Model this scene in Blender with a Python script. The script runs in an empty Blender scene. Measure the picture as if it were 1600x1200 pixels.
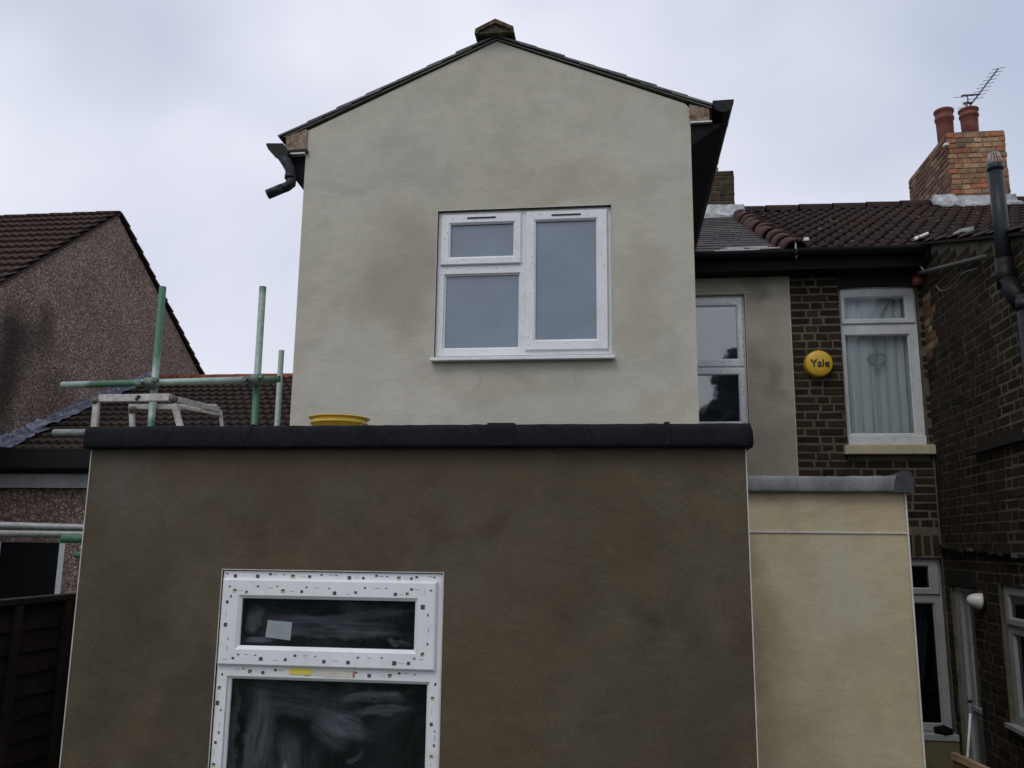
import bpy, bmesh, math, random
from mathutils import Vector, Matrix, noise as mnoise
random.seed(7)
R = math.radians
sc = bpy.context.scene
col = sc.collection

# ------------------------------------------------------------------ camera
cam = bpy.data.objects.new('camera', bpy.data.cameras.new('camera'))
col.objects.link(cam)
sc.camera = cam
PITCH, YAW, ROLL, FPX = 0.1838994, 0.1252749, 0.0115202, 1342.94
cam.data.sensor_width = 36.0
cam.data.lens = FPX / 1600.0 * 36.0
cam.data.clip_start = 0.05
cam.data.clip_end = 2000
cp, sp, cy, sy = math.cos(PITCH), math.sin(PITCH), math.cos(YAW), math.sin(YAW)
fw = Vector((-sy * cp, cy * cp, sp))
rt = Vector((cy, sy, 0))
up = rt.cross(fw)
r2 = math.cos(ROLL) * rt + math.sin(ROLL) * up
u2 = -math.sin(ROLL) * rt + math.cos(ROLL) * up
cam.matrix_world = Matrix(((r2.x, u2.x, -fw.x, 0), (r2.y, u2.y, -fw.y, 0), (r2.z, u2.z, -fw.z, 2.3), (0, 0, 0, 1)))

# ------------------------------------------------------------------ world
SUN_EL, SUN_AZ = R(52), R(205)      # azimuth clockwise from +Y: behind the camera, a little to the left
world = bpy.data.worlds.new('World')
sc.world = world
world.use_nodes = True
wn, wl = world.node_tree.nodes, world.node_tree.links
wn.clear()
wo = wn.new('ShaderNodeOutputWorld')
bg = wn.new('ShaderNodeBackground')
bg.inputs['Strength'].default_value = 0.1
sky = wn.new('ShaderNodeTexSky')
sky.sky_type = 'NISHITA'
sky.sun_disc = False
sky.sun_elevation = SUN_EL
sky.sun_rotation = SUN_AZ
tc = wn.new('ShaderNodeTexCoord')
mp = wn.new('ShaderNodeMapping')
mp.inputs['Location'].default_value = (0.3, 2.2, 0.4)
mp.inputs['Scale'].default_value = (1.0, 1.0, 1.5)
n1 = wn.new('ShaderNodeTexNoise')
n1.inputs['Scale'].default_value = 1.9
n1.inputs['Detail'].default_value = 4
n1.inputs['Roughness'].default_value = 0.45
n1.inputs['Distortion'].default_value = 0.3
cr = wn.new('ShaderNodeValToRGB')          # brightness of the cloud deck
cr.color_ramp.elements[0].position = 0.33
cr.color_ramp.elements[0].color = (5.5, 5.9, 7.2, 1)
cr.color_ramp.elements[1].position = 0.62
cr.color_ramp.elements[1].color = (8.2, 8.3, 9.2, 1)
n2 = wn.new('ShaderNodeTexNoise')
n2.inputs['Scale'].default_value = 1.6
n2.inputs['Detail'].default_value = 3
cr2 = wn.new('ShaderNodeValToRGB')         # thin places where the blue comes through
cr2.color_ramp.elements[0].position = 0.34
cr2.color_ramp.elements[0].color = (0.55, 0.55, 0.55, 1)
cr2.color_ramp.elements[1].position = 0.5
cr2.color_ramp.elements[1].color = (1, 1, 1, 1)
mixw = wn.new('ShaderNodeMixRGB')
skyb = wn.new('ShaderNodeMixRGB')
skyb.blend_type = 'MULTIPLY'
skyb.inputs['Fac'].default_value = 1
skyb.inputs['Color2'].default_value = (2.0, 1.8, 1.55, 1)
wl.new(tc.outputs['Generated'], mp.inputs['Vector'])
wl.new(mp.outputs['Vector'], n1.inputs['Vector'])
mp2 = wn.new('ShaderNodeMapping')
mp2.inputs['Location'].default_value = (5.5, 1.2, 0.9)
wl.new(tc.outputs['Generated'], mp2.inputs['Vector'])
wl.new(mp2.outputs['Vector'], n2.inputs['Vector'])
wl.new(n1.outputs['Fac'], cr.inputs['Fac'])
wl.new(n2.outputs['Fac'], cr2.inputs['Fac'])
wl.new(sky.outputs['Color'], skyb.inputs['Color1'])
wl.new(cr2.outputs['Color'], mixw.inputs['Fac'])
wl.new(skyb.outputs['Color'], mixw.inputs['Color1'])
wl.new(cr.outputs['Color'], mixw.inputs['Color2'])
wl.new(mixw.outputs['Color'], bg.inputs['Color'])
wl.new(bg.outputs['Background'], wo.inputs['Surface'])

sun = bpy.data.objects.new('sun', bpy.data.lights.new('sun', 'SUN'))
col.objects.link(sun)
sun.data.energy = 0.8
sun.data.angle = R(25)
sun.data.color = (1.0, 0.97, 0.93)
sd = Vector((math.sin(SUN_AZ) * math.cos(SUN_EL), math.cos(SUN_AZ) * math.cos(SUN_EL), math.sin(SUN_EL)))
sun.rotation_euler = (-sd).to_track_quat('-Z', 'Y').to_euler()

sc.view_settings.view_transform = 'Standard'
sc.view_settings.look = 'None'
sc.view_settings.exposure = 0.1
sc.view_settings.gamma = 1.0
sc.view_settings.use_curve_mapping = False

# ------------------------------------------------------------------ helpers
WM = {}
def thing(name, label, cat, loc=(0, 0, 0), group=None):
    o = bpy.data.objects.new(name, None)
    o.empty_display_size = 0.2
    col.objects.link(o)
    o.location = loc
    o['label'] = label
    o['category'] = cat
    if group: o['group'] = group
    WM[o.name] = Matrix.Translation(loc)
    return o
def place(o, parent, M):
    col.objects.link(o)
    o.matrix_basis = M
    if parent is not None:
        o.parent = parent
        o.matrix_parent_inverse = WM[parent.name].inverted()
    WM[o.name] = M
    return o
def obj(name, bm, mat, parent=None, M=None, smooth=False, kind=None, label=None):
    """bm in local space of frame M (or the world); origin goes to the bottom middle of its box"""
    bmesh.ops.recalc_face_normals(bm, faces=bm.faces[:])
    vs = [v.co for v in bm.verts]
    c = Vector(((min(v.x for v in vs) + max(v.x for v in vs)) / 2, (min(v.y for v in vs) + max(v.y for v in vs)) / 2, min(v.z for v in vs)))
    for v in bm.verts: v.co -= c
    if smooth:
        for f in bm.faces: f.smooth = True
    me = bpy.data.meshes.new(name)
    bm.to_mesh(me); bm.free()
    for m_ in (mat if isinstance(mat, (list, tuple)) else [mat]): me.materials.append(m_)
    o = bpy.data.objects.new(name, me)
    place(o, parent, (M or Matrix()) @ Matrix.Translation(c))
    if kind: o['kind'] = kind
    if label: o['label'] = label
    return o
def tag(o, label, cat, group=None):
    o['label'] = label; o['category'] = cat
    if group: o['group'] = group
    return o
def BM(): return bmesh.new()
def box(bm, x0, x1, y0, y1, z0, z1, mi=0):
    v = [bm.verts.new(p) for p in ((x0, y0, z0), (x1, y0, z0), (x1, y1, z0), (x0, y1, z0), (x0, y0, z1), (x1, y0, z1), (x1, y1, z1), (x0, y1, z1))]
    for f in ((0, 3, 2, 1), (4, 5, 6, 7), (0, 1, 5, 4), (1, 2, 6, 5), (2, 3, 7, 6), (3, 0, 4, 7)):
        bm.faces.new([v[i] for i in f]).material_index = mi
    return v
def bevel(bm, w=0.004, seg=2):
    bmesh.ops.bevel(bm, geom=bm.edges[:], offset=w, segments=seg, affect='EDGES', profile=0.6)
    return bm
def tube(bm, pts, r, n=12, cap=True, mi=0):
    """round bar through a list of points; r a number or a list"""
    pts = [Vector(p) for p in pts]
    rs = r if isinstance(r, (list, tuple)) else [r] * len(pts)
    rings = []
    ref = None
    for i, p in enumerate(pts):
        a = pts[max(i - 1, 0)]; b = pts[min(i + 1, len(pts) - 1)]
        t = (b - a).normalized()
        if ref is None:
            ref = Vector((0, 0, 1)) if abs(t.z) < 0.9 else Vector((1, 0, 0))
        s = t.cross(ref).normalized(); q = s.cross(t).normalized(); ref = q
        rings.append([bm.verts.new(p + rs[i] * (math.cos(2 * math.pi * k / n) * s + math.sin(2 * math.pi * k / n) * q)) for k in range(n)])
    for A, B in zip(rings, rings[1:]):
        for k in range(n):
            f = bm.faces.new((A[k], A[(k + 1) % n], B[(k + 1) % n], B[k])); f.smooth = True; f.material_index = mi
    if cap:
        bm.faces.new(rings[0][::-1]).material_index = mi; bm.faces.new(rings[-1]).material_index = mi
    return rings
def hollow(bm, p0, p1, r, wall=0.004, n=20):
    """open ended scaffold tube"""
    p0, p1 = Vector(p0), Vector(p1)
    t = (p1 - p0).normalized()
    ref = Vector((0, 0, 1)) if abs(t.z) < 0.9 else Vector((1, 0, 0))
    s = t.cross(ref).normalized(); q = s.cross(t).normalized()
    def ring(p, rr): return [bm.verts.new(p + rr * (math.cos(2 * math.pi * k / n) * s + math.sin(2 * math.pi * k / n) * q)) for k in range(n)]
    o0, o1, i0, i1 = ring(p0, r), ring(p1, r), ring(p0, r - wall), ring(p1, r - wall)
    for A, B, sm in ((o0, o1, 1), (i1, i0, 1), (i0, o0, 0), (o1, i1, 0)):
        for k in range(n):
            f = bm.faces.new((A[k], A[(k + 1) % n], B[(k + 1) % n], B[k])); f.smooth = bool(sm)
def lathe(bm, c, prof, n=24, mi=0):
    rings = []
    for r, z in prof:
        rings.append([bm.verts.new((c[0] + r * math.cos(2 * math.pi * k / n), c[1] + r * math.sin(2 * math.pi * k / n), c[2] + z)) for k in range(n)])
    for A, B in zip(rings, rings[1:]):
        for k in range(n):
            f = bm.faces.new((A[k], A[(k + 1) % n], B[(k + 1) % n], B[k])); f.smooth = True; f.material_index = mi
    bm.faces.new(rings[0][::-1]); bm.faces.new(rings[-1])
def slab(bm, x0, x1, z0, z1, y0, y1, holes=()):
    """upright slab facing -y with rectangular holes, one skin, no inner faces"""
    xs = sorted({x0, x1, *[h[0] for h in holes], *[h[1] for h in holes]}); xs = [x for x in xs if x0 <= x <= x1]
    zs = sorted({z0, z1, *[h[2] for h in holes], *[h[3] for h in holes]}); zs = [z for z in zs if z0 <= z <= z1]
    V = {}
    def v(i, k, y):
        if (i, k, y) not in V: V[i, k, y] = bm.verts.new((xs[i], y, zs[k]))
        return V[i, k, y]
    def solid(i, k):
        if i < 0 or k < 0 or i >= len(xs) - 1 or k >= len(zs) - 1: return False
        a, b = (xs[i] + xs[i + 1]) / 2, (zs[k] + zs[k + 1]) / 2
        return not any(h[0] < a < h[1] and h[2] < b < h[3] for h in holes)
    for i in range(len(xs) - 1):
        for k in range(len(zs) - 1):
            if not solid(i, k): continue
            bm.faces.new((v(i, k, y0), v(i + 1, k, y0), v(i + 1, k + 1, y0), v(i, k + 1, y0)))
            bm.faces.new((v(i, k + 1, y1), v(i + 1, k + 1, y1), v(i + 1, k, y1), v(i, k, y1)))
            if not solid(i - 1, k): bm.faces.new((v(i, k, y1), v(i, k, y0), v(i, k + 1, y0), v(i, k + 1, y1)))
            if not solid(i + 1, k): bm.faces.new((v(i + 1, k, y0), v(i + 1, k, y1), v(i + 1, k + 1, y1), v(i + 1, k + 1, y0)))
            if not solid(i, k - 1): bm.faces.new((v(i, k, y1), v(i + 1, k, y1), v(i + 1, k, y0), v(i, k, y0)))
            if not solid(i, k + 1): bm.faces.new((v(i, k + 1, y0), v(i + 1, k + 1, y0), v(i + 1, k + 1, y1), v(i, k + 1, y1)))
    return bm
def prism(bm, poly, axis, a0, a1, mi=0):
    """polygon of (p, q) pushed along an axis: 'y' -> poly in x,z ; 'x' -> poly in y,z ; 'z' -> poly in x,y"""
    def P(p, q, a): return {'y': (p, a, q), 'x': (a, p, q), 'z': (p, q, a)}[axis]
    A = [bm.verts.new(P(p, q, a0)) for p, q in poly]; B = [bm.verts.new(P(p, q, a1)) for p, q in poly]
    n = len(poly)
    bm.faces.new(A).material_index = mi; bm.faces.new(B[::-1]).material_index = mi
    for k in range(n): bm.faces.new((A[k], B[k], B[(k + 1) % n], A[(k + 1) % n])).material_index = mi
def ring_frame(bm, o, i, yf, yb, ch=0.008):
    """mitred frame between rectangles o and i (x0,x1,z0,z1): front face at yf with a slope on both edges, back at yb"""
    def rect(r, y, d=0): return [bm.verts.new(p) for p in ((r[0] + d, y, r[2] + d), (r[1] - d, y, r[2] + d), (r[1] - d, y, r[3] - d), (r[0] + d, y, r[3] - d))]
    loops = [rect(o, yb), rect(o, yf + ch), rect(o, yf, ch), rect(i, yf, -ch * 2.2), rect(i, yf + ch * 2), rect(i, yb)]
    for A, B in zip(loops, loops[1:] + loops[:1]):
        for k in range(4): bm.faces.new((A[k], A[(k + 1) % 4], B[(k + 1) % 4], B[k]))

# ------------------------------------------------------------------ materials
def mat(name, base, rough=0.7, spec=0.3, metal=0.0):
    m = bpy.data.materials.new(name); m.use_nodes = True
    b = m.node_tree.nodes['Principled BSDF']
    b.inputs['Base Color'].default_value = (*base, 1); b.inputs['Roughness'].default_value = rough
    b.inputs['Specular IOR Level'].default_value = spec; b.inputs['Metallic'].default_value = metal
    return m
class NT:
    def __init__(s, m): s.m = m; s.n = m.node_tree.nodes; s.l = m.node_tree.links; s.b = s.n['Principled BSDF']; s._tc = s.n.new('ShaderNodeTexCoord')
    def coord(s, scale=(1, 1, 1), loc=(0, 0, 0), kind='Object'):
        mp = s.n.new('ShaderNodeMapping'); mp.inputs['Scale'].default_value = scale; mp.inputs['Location'].default_value = loc
        s.l.new(s._tc.outputs[kind], mp.inputs['Vector']); return mp.outputs['Vector']
    def pos(s, scale=(1, 1, 1), loc=(0, 0, 0)):
        g = s.n.new('ShaderNodeNewGeometry')
        mp = s.n.new('ShaderNodeMapping'); mp.inputs['Scale'].default_value = scale; mp.inputs['Location'].default_value = loc
        s.l.new(g.outputs['Position'], mp.inputs['Vector']); return mp.outputs['Vector']
    def noise(s, vec, scale, detail=4, rough=0.5, dist=0.0):
        t = s.n.new('ShaderNodeTexNoise'); t.inputs['Scale'].default_value = scale; t.inputs['Detail'].default_value = detail
        t.inputs['Roughness'].default_value = rough; t.inputs['Distortion'].default_value = dist
        s.l.new(vec, t.inputs['Vector']); return t.outputs['Fac']
    def voro(s, vec, scale, out='Color', feature='F1'):
        t = s.n.new('ShaderNodeTexVoronoi'); t.inputs['Scale'].default_value = scale; t.feature = feature
        s.l.new(vec, t.inputs['Vector']); return t.outputs[out]
    def ramp(s, fac, stops):
        r = s.n.new('ShaderNodeValToRGB'); e = r.color_ramp.elements
        while len(e) < len(stops): e.new(0.5)
        for k, (p, c) in enumerate(stops):
            e[k].position = p; e[k].color = (*c, 1) if isinstance(c, (tuple, list)) else (c, c, c, 1)
        s.l.new(fac, r.inputs['Fac']); return r.outputs['Color']
    def mix(s, fac, a, b, mode='MIX'):
        x = s.n.new('ShaderNodeMixRGB'); x.blend_type = mode
        for sock, v in ((x.inputs['Fac'], fac), (x.inputs['Color1'], a), (x.inputs['Color2'], b)):
            if hasattr(v, 'links') or hasattr(v, 'is_linked'): s.l.new(v, sock)
            elif isinstance(v, (tuple, list)): sock.default_value = (*v, 1)
            else: sock.default_value = v
        return x.outputs['Color']
    def math(s, op, a, b=0.0):
        x = s.n.new('ShaderNodeMath'); x.operation = op
        for sock, v in ((x.inputs[0], a), (x.inputs[1], b)):
            if hasattr(v, 'is_linked'): s.l.new(v, sock)
            else: sock.default_value = v
        return x.outputs[0]
    def color(s, c): s.l.new(c, s.b.inputs['Base Color'])
    def rough(s, c): s.l.new(c, s.b.inputs['Roughness'])
    def bump(s, h, dist=0.005, strength=0.6):
        x = s.n.new('ShaderNodeBump'); x.inputs['Distance'].default_value = dist; x.inputs['Strength'].default_value = strength
        s.l.new(h, x.inputs['Height']); s.l.new(x.outputs['Normal'], s.b.inputs['Normal'])
    def blob(s, cx, cz, rx, rz, wob=0.35):
        """soft stain of its own shape round a place on the wall, 0..1"""
        g = s.pos()
        n = s.n.new('ShaderNodeTexNoise'); n.inputs['Scale'].default_value = 2.6; n.inputs['Detail'].default_value = 3
        s.l.new(g, n.inputs['Vector'])
        sub = s.n.new('ShaderNodeVectorMath'); sub.operation = 'SUBTRACT'; s.l.new(n.outputs['Color'], sub.inputs[0]); sub.inputs[1].default_value = (.5, .5, .5)
        sca = s.n.new('ShaderNodeVectorMath'); sca.operation = 'MULTIPLY'; s.l.new(sub.outputs[0], sca.inputs[0]); sca.inputs[1].default_value = (wob * 2, 0, wob * 2)
        add = s.n.new('ShaderNodeVectorMath'); add.operation = 'ADD'; s.l.new(g, add.inputs[0]); s.l.new(sca.outputs[0], add.inputs[1])
        mp = s.n.new('ShaderNodeMapping'); mp.vector_type = 'TEXTURE'; mp.inputs['Location'].default_value = (cx, 0, cz); mp.inputs['Scale'].default_value = (rx, 1e4, rz)
        s.l.new(add.outputs[0], mp.inputs['Vector'])
        ln = s.n.new('ShaderNodeVectorMath'); ln.operation = 'LENGTH'; s.l.new(mp.outputs[0], ln.inputs[0])
        mr = s.n.new('ShaderNodeMapRange'); mr.interpolation_type = 'SMOOTHSTEP'
        s.l.new(ln.outputs['Value'], mr.inputs[0]); mr.inputs[1].default_value = 1.15; mr.inputs[2].default_value = 0.1; mr.inputs[3].default_value = 0; mr.inputs[4].default_value = 1
        return mr.outputs[0]

def render_mat(name, base, alt, blobs, grain=0.06, seed=0.0, patchy=0.35, tones=(), relief=.6):
    m = mat(name, base, 0.93, 0.15); t = NT(m); p = t.pos(loc=(seed, seed * 1.7, seed * .6))
    big = t.ramp(t.noise(p, 1.1, 6, .58, .5), [(0.36, 0.0), (0.66, 1.0)])
    c = t.mix(big, base, alt)
    for k, (tone, sc_, lo, hi, f) in enumerate(tones):
        c = t.mix(t.math('MULTIPLY', t.ramp(t.noise(t.pos(loc=(seed + 7 * k + 3, 2, seed)), sc_, 6, .6, .7), [(lo, 0.0), (hi, 1.0)]), f), c, tone)
    mid = t.ramp(t.noise(p, 4.0, 8, .68, .4), [(0.28, 1 - patchy * .3), (0.72, 1 + patchy * .3)])
    c = t.mix(1.0, c, mid, 'MULTIPLY')
    trow = t.ramp(t.noise(t.pos((1.6, 1.6, 5), (seed, 0, 0)), 4.0, 5, .6, 1.6), [(0.3, 0.955), (0.7, 1.045)])
    c = t.mix(1.0, c, trow, 'MULTIPLY')
    for (cx, cz, rx, rz, f, cc) in blobs:
        c = t.mix(t.math('MULTIPLY', t.blob(cx, cz, rx, rz), f), c, cc)
    grit = t.ramp(t.noise(p, 85, 5, .75), [(0.25, 1 - grain * 1.6), (0.75, 1 + grain * 1.6)])
    c = t.mix(1.0, c, grit, 'MULTIPLY')
    fine = t.ramp(t.noise(p, 260, 2, .6), [(0.25, 1 - grain * 1.8), (0.75, 1 + grain * 1.8)])
    c = t.mix(1.0, c, fine, 'MULTIPLY')
    pits = t.ramp(t.voro(p, 34, 'Distance'), [(0.035, 1.0), (0.07, 0.0)])
    sel = t.ramp(t.noise(p, 9, 2, .5), [(0.55, 0.0), (0.62, .45)])
    c = t.mix(t.math('MULTIPLY', pits, sel), c, tuple(k * .55 for k in base))
    t.color(c)
    arcs = t.n.new('ShaderNodeTexWave'); arcs.wave_type = 'RINGS'; arcs.inputs['Scale'].default_value = 1.3; arcs.inputs['Distortion'].default_value = 14; arcs.inputs['Detail'].default_value = 4; arcs.inputs['Detail Scale'].default_value = .8
    t.l.new(t.pos((1, 1, 1.3), (seed, 1, 2)), arcs.inputs['Vector'])
    h = t.math('ADD', t.math('MULTIPLY', t.noise(p, 150, 4, .65), 0.5), t.math('MULTIPLY', t.noise(t.pos((1, 1, 2.2)), 6, 5, .6, .8), 1.3))
    h = t.math('ADD', h, t.math('MULTIPLY', arcs.outputs['Fac'], .35))
    t.bump(h, 0.005, relief)
    return m
M_upper = render_mat('pale_grey_render', (0.495, 0.470, 0.392), (0.435, 0.413, 0.340), [
    (-1.45, 4.1, .38, .5, .62, (.30, .285, .21)), (-1.35, 3.75, .35, .25, .4, (.31, .29, .21)), (-.35, 4.62, .5, .16, .45, (.33, .30, .21)), (0.12, 3.9, .22, .6, .4, (.33, .31, .24)),
    (-.6, 3.33, .7, .12, .4, (.33, .31, .24)), (0.25, 5.0, .25, .2, .5, (.5, .48, .42)), (-1.5, 4.85, .5, .3, .3, (.31, .31, .28)), (-0.2, 3.2, .5, .25, .5, (.47, .46, .41)), (0.36, 4.3, .16, .6, .4, (.47, .46, .40)), (-1.75, 3.4, .4, .35, .5, (.50, .485, .42)), (.3, 3.15, .25, .12, .5, (.40, .38, .27)), (-.95, 3.40, .05, .10, .5, (.36, .34, .27)), (-.3, 3.38, .03, .14, .5, (.36, .34, .27)), (-1.85, 4.7, .28, .12, .35, (.34, .335, .29))], .05, 3.3, .35, (), .32)
M_lower = render_mat('damp_brown_render', (0.086, 0.068, 0.042), (0.100, 0.084, 0.058), [
    (-1.95, 1.9, .25, .35, .6, (.056, .053, .040)), (-1.1, 2.58, .8, .10, .5, (.084, .058, .038)), (-.35, 2.35, .34, .16, .5, (.104, .086, .058)), (.05, 2.05, .10, .08, .6, (.046, .037, .026)),
    (-.60, 2.4, .12, .1, .45, (.055, .038, .028)), (.1, 1.5, .4, .35, .5, (.068, .055, .042)), (-1.62, 1.70, .09, .35, .55, (.056, .044, .033)), (-2.05, 2.45, .15, .22, .5, (.118, .112, .096)), (-1.85, 1.33, .2, .12, .5, (.125, .118, .10)),
    (-.5, 1.8, .25, .5, .45, (.098, .074, .046)), (.35, 1.75, .12, .5, .5, (.056, .052, .042)), (-1.72, 2.05, .18, .12, .45, (.108, .092, .068)), (-1.95, 2.62, .2, .06, .45, (.058, .054, .044)), (-.1, 2.62, .55, .07, .35, (.062, .052, .036))], .10, 9.1, .6,
    [((.074, .050, .032), 1.5, .48, .66, .55), ((.060, .056, .040), 1.9, .52, .68, .5), ((.115, .094, .066), 2.6, .55, .72, .4)])
M_cream = render_mat('cream_render', (0.46, 0.40, 0.265), (0.40, 0.335, 0.215), [
    (.70, 1.75, .22, .28, .6, (.25, .18, .098)), (.68, 2.22, .12, .15, .6, (.25, .175, .085)), (1.2, 2.05, .22, .45, .55, (.44, .42, .35)), (1.35, 1.75, .18, .2, .3, (.30, .24, .15)), (.8, 1.3, .3, .25, .3, (.30, .22, .13)),
    (1.0, 2.52, .5, .04, .3, (.26, .22, .14))], .055, 5.7, .3, [((.33, .255, .14), 1.4, .5, .7, .45)], .4)
M_strip = render_mat('grey_beige_render', (0.40, 0.365, 0.285), (0.34, 0.31, 0.235), [(1.4, 3.9, .15, .4, .6, (.17, .15, .11)), (1.3, 4.75, .2, .1, .5, (.15, .135, .11)), (1.5, 3.2, .12, .2, .3, (.3, .27, .22)), (1.45, 4.35, .12, .25, .4, (.33, .30, .245))], .05, 1.9)

def plain_wear(name, base, rough, sc_=8, amp=0.18, spec=0.3, dirt=(0.1, 0.09, 0.07), dfac=0.25, bumpd=0.0015, metal=0.0):
    m = mat(name, base, rough, spec, metal); t = NT(m); p = t.pos()
    k = t.ramp(t.noise(p, sc_, 6, .62, .3), [(0.3, 1 - amp), (0.7, 1 + amp)])
    c = t.mix(1.0, base, k, 'MULTIPLY')
    d = t.math('MULTIPLY', t.ramp(t.noise(p, sc_ * 2.3, 7, .7, .5), [(0.52, 0.0), (0.72, 1.0)]), dfac)
    t.color(t.mix(d, c, dirt)); t.bump(t.noise(p, sc_ * 14, 4, .6), bumpd, .6)
    return m
M_upvc = plain_wear('white_window_plastic', (0.74, 0.75, 0.76), 0.35, 5, .05, .45, (.42, .41, .37), .3, .0003)
M_upvc_old = plain_wear('aged_window_plastic', (0.60, 0.62, 0.63), 0.4, 5, .08, .4, (.25, .25, .22), .5, .0005)
M_upvc_shaded = plain_wear('shaded_window_plastic', (0.30, 0.31, 0.315), 0.45, 5, .1, .35, (.15, .15, .14), .5, .0005)  # white plastic darkened in colour for the shade between the buildings
M_bead = plain_wear('white_bead', (0.50, 0.49, 0.44), 0.6, 12, .15, .3, (.3, .28, .22), .6, .001)
M_black = plain_wear('black_gutter_plastic', (0.008, 0.008, 0.009), 0.5, 10, .2, .22, (.03, .03, .03), .25, .0006)
M_soffit = plain_wear('black_soffit', (0.007, 0.007, 0.008), 0.7, 10, .2, .12, (.02, .02, .02), .2, .0006)
M_felt = mat('black_roof_felt', (0.016, 0.017, 0.02), 0.95, 0.12); t = NT(M_felt); p = t.pos()
t.color(t.mix(t.ramp(t.noise(p, 230, 3, .8), [(0.52, 0.0), (0.72, 1.0)]), t.ramp(t.noise(p, 7, 7, .75, .8), [(0.3, (.0055, .006, .0075)), (0.7, (.017, .018, .021))]), (.040, .043, .050)))
t.bump(t.math('ADD', t.noise(p, 200, 3, .7), t.math('MULTIPLY', t.noise(p, 26, 4, .6), 1.5)), .004, .9)
M_lead = mat('grey_roof_kerb', (0.14, 0.14, 0.145), 0.8, 0.3); t = NT(M_lead); p = t.pos((1, 1, .6))
t.color(t.mix(t.ramp(t.noise(p, 300, 2, .6), [(0.42, 0.0), (0.75, .5)]), t.ramp(t.noise(p, 5, 6, .65, .6), [(0.28, (.055, .055, .06)), (0.5, (.125, .125, .13)), (0.75, (.22, .22, .22))]), (.33, .33, .32)))
t.bump(t.noise(p, 260, 3, .7), .002, .8)
M_lead_dark = plain_wear('dark_mineral_felt', (.045, .046, .05), .85, 9, .4, .2, (.12, .12, .12), .5, .003)
M_flash = mat('lead_flashing', (0.40, 0.41, 0.43), 0.55, 0.4); t = NT(M_flash); p = t.pos()
t.color(t.ramp(t.noise(p, 7, 6, .7, .8), [(0.25, (.10, .10, .105)), (0.45, (.30, .31, .315)), (0.70, (.55, .56, .55))])); t.bump(t.noise(p, 16, 5, .6, 1.0), .02, .8)
M_flash_dim = mat('weathered_lead', (0.20, 0.21, 0.26), 0.6, 0.4); t = NT(M_flash_dim); p = t.pos()
t.color(t.ramp(t.noise(p, 3, 6, .75, 1.2), [(0.3, (.03, .03, .04)), (0.48, (.12, .125, .17)), (0.62, (.26, .27, .32)), (0.8, (.5, .5, .52))])); t.bump(t.noise(p, 9, 5, .6, 1.0), .03, .8)
M_mortar_stain = mat('crumbling_mortar', (0.3, 0.25, 0.2), 0.95, 0.1); t = NT(M_mortar_stain); p = t.pos()
t.color(t.ramp(t.noise(p, 14, 6, .7, .8), [(0.3, (.05, .045, .04)), (0.47, (.30, .20, .14)), (0.58, (.34, .29, .22)), (0.75, (.42, .38, .32))])); t.bump(t.noise(p, 40, 5, .7), .02, 1)
M_lichen = mat('ridge_mortar_with_lichen', (0.12, 0.1, 0.06), 0.95, 0.1); t = NT(M_lichen); p = t.pos()
t.color(t.ramp(t.noise(p, 26, 5, .7, .5), [(0.3, (.03, .028, .024)), (0.5, (.11, .095, .065)), (0.62, (.19, .145, .055)), (0.8, (.20, .19, .15))])); t.bump(t.noise(p, 60, 5, .7), .02, 1)

def perobj_ramp(name, stops, rough=0.9, island=False, grain=0.3, bumpd=.004, gsc=60, mottle=14):
    m = mat(name, stops[0][1], rough, 0.15); t = NT(m)
    if island:
        g = t.n.new('ShaderNodeNewGeometry'); fac = g.outputs['Random Per Island']
    else:
        g = t.n.new('ShaderNodeObjectInfo'); fac = g.outputs['Random']
    c = t.ramp(fac, stops); p = t.pos()
    c = t.mix(1.0, c, t.ramp(t.noise(p, mottle, 5, .65, .3), [(0.25, 1 - grain), (0.75, 1 + grain)]), 'MULTIPLY')
    c = t.mix(1.0, c, t.ramp(t.noise(p, gsc, 3, .7), [(0.3, 1 - grain * .6), (0.7, 1 + grain * .6)]), 'MULTIPLY')
    t.color(c); t.bump(t.noise(p, gsc, 5, .7), bumpd, .8)
    return m
bs = [(0.0, (.017, .013, .009)), (0.3, (.026, .019, .012)), (0.55, (.036, .026, .014)), (0.75, (.020, .017, .012)), (0.93, (.044, .028, .016)), (1.0, (.042, .022, .014))]  # dark brick, with the shade between the houses put into its colour
M_brick = perobj_ramp('shaded_stock_brick', bs, .92)
M_brick_i = perobj_ramp('shaded_stock_brick_mass', bs, .92, True)
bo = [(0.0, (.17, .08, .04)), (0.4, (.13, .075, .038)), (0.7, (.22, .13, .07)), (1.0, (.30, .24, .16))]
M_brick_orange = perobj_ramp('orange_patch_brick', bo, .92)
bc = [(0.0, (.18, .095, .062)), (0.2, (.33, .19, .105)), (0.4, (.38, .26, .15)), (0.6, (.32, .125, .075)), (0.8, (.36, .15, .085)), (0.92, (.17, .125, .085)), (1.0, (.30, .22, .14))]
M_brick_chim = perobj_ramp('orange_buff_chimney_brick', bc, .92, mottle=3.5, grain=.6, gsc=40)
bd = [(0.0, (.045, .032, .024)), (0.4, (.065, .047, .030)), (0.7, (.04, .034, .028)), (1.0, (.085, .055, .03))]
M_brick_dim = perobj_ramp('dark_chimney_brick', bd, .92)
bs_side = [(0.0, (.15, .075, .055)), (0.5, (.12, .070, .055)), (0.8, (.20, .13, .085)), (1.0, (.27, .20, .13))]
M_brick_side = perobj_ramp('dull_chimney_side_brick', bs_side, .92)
M_mortar = mat('pale_mortar', (0.12, 0.105, 0.08), .95, .1); t = NT(M_mortar); p = t.pos()
t.color(t.ramp(t.noise(p, 5, 6, .7), [(0.34, (.070, .062, .048)), (0.60, (.135, .121, .092))])); t.bump(t.noise(p, 120, 3, .7), .003, .8)
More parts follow.
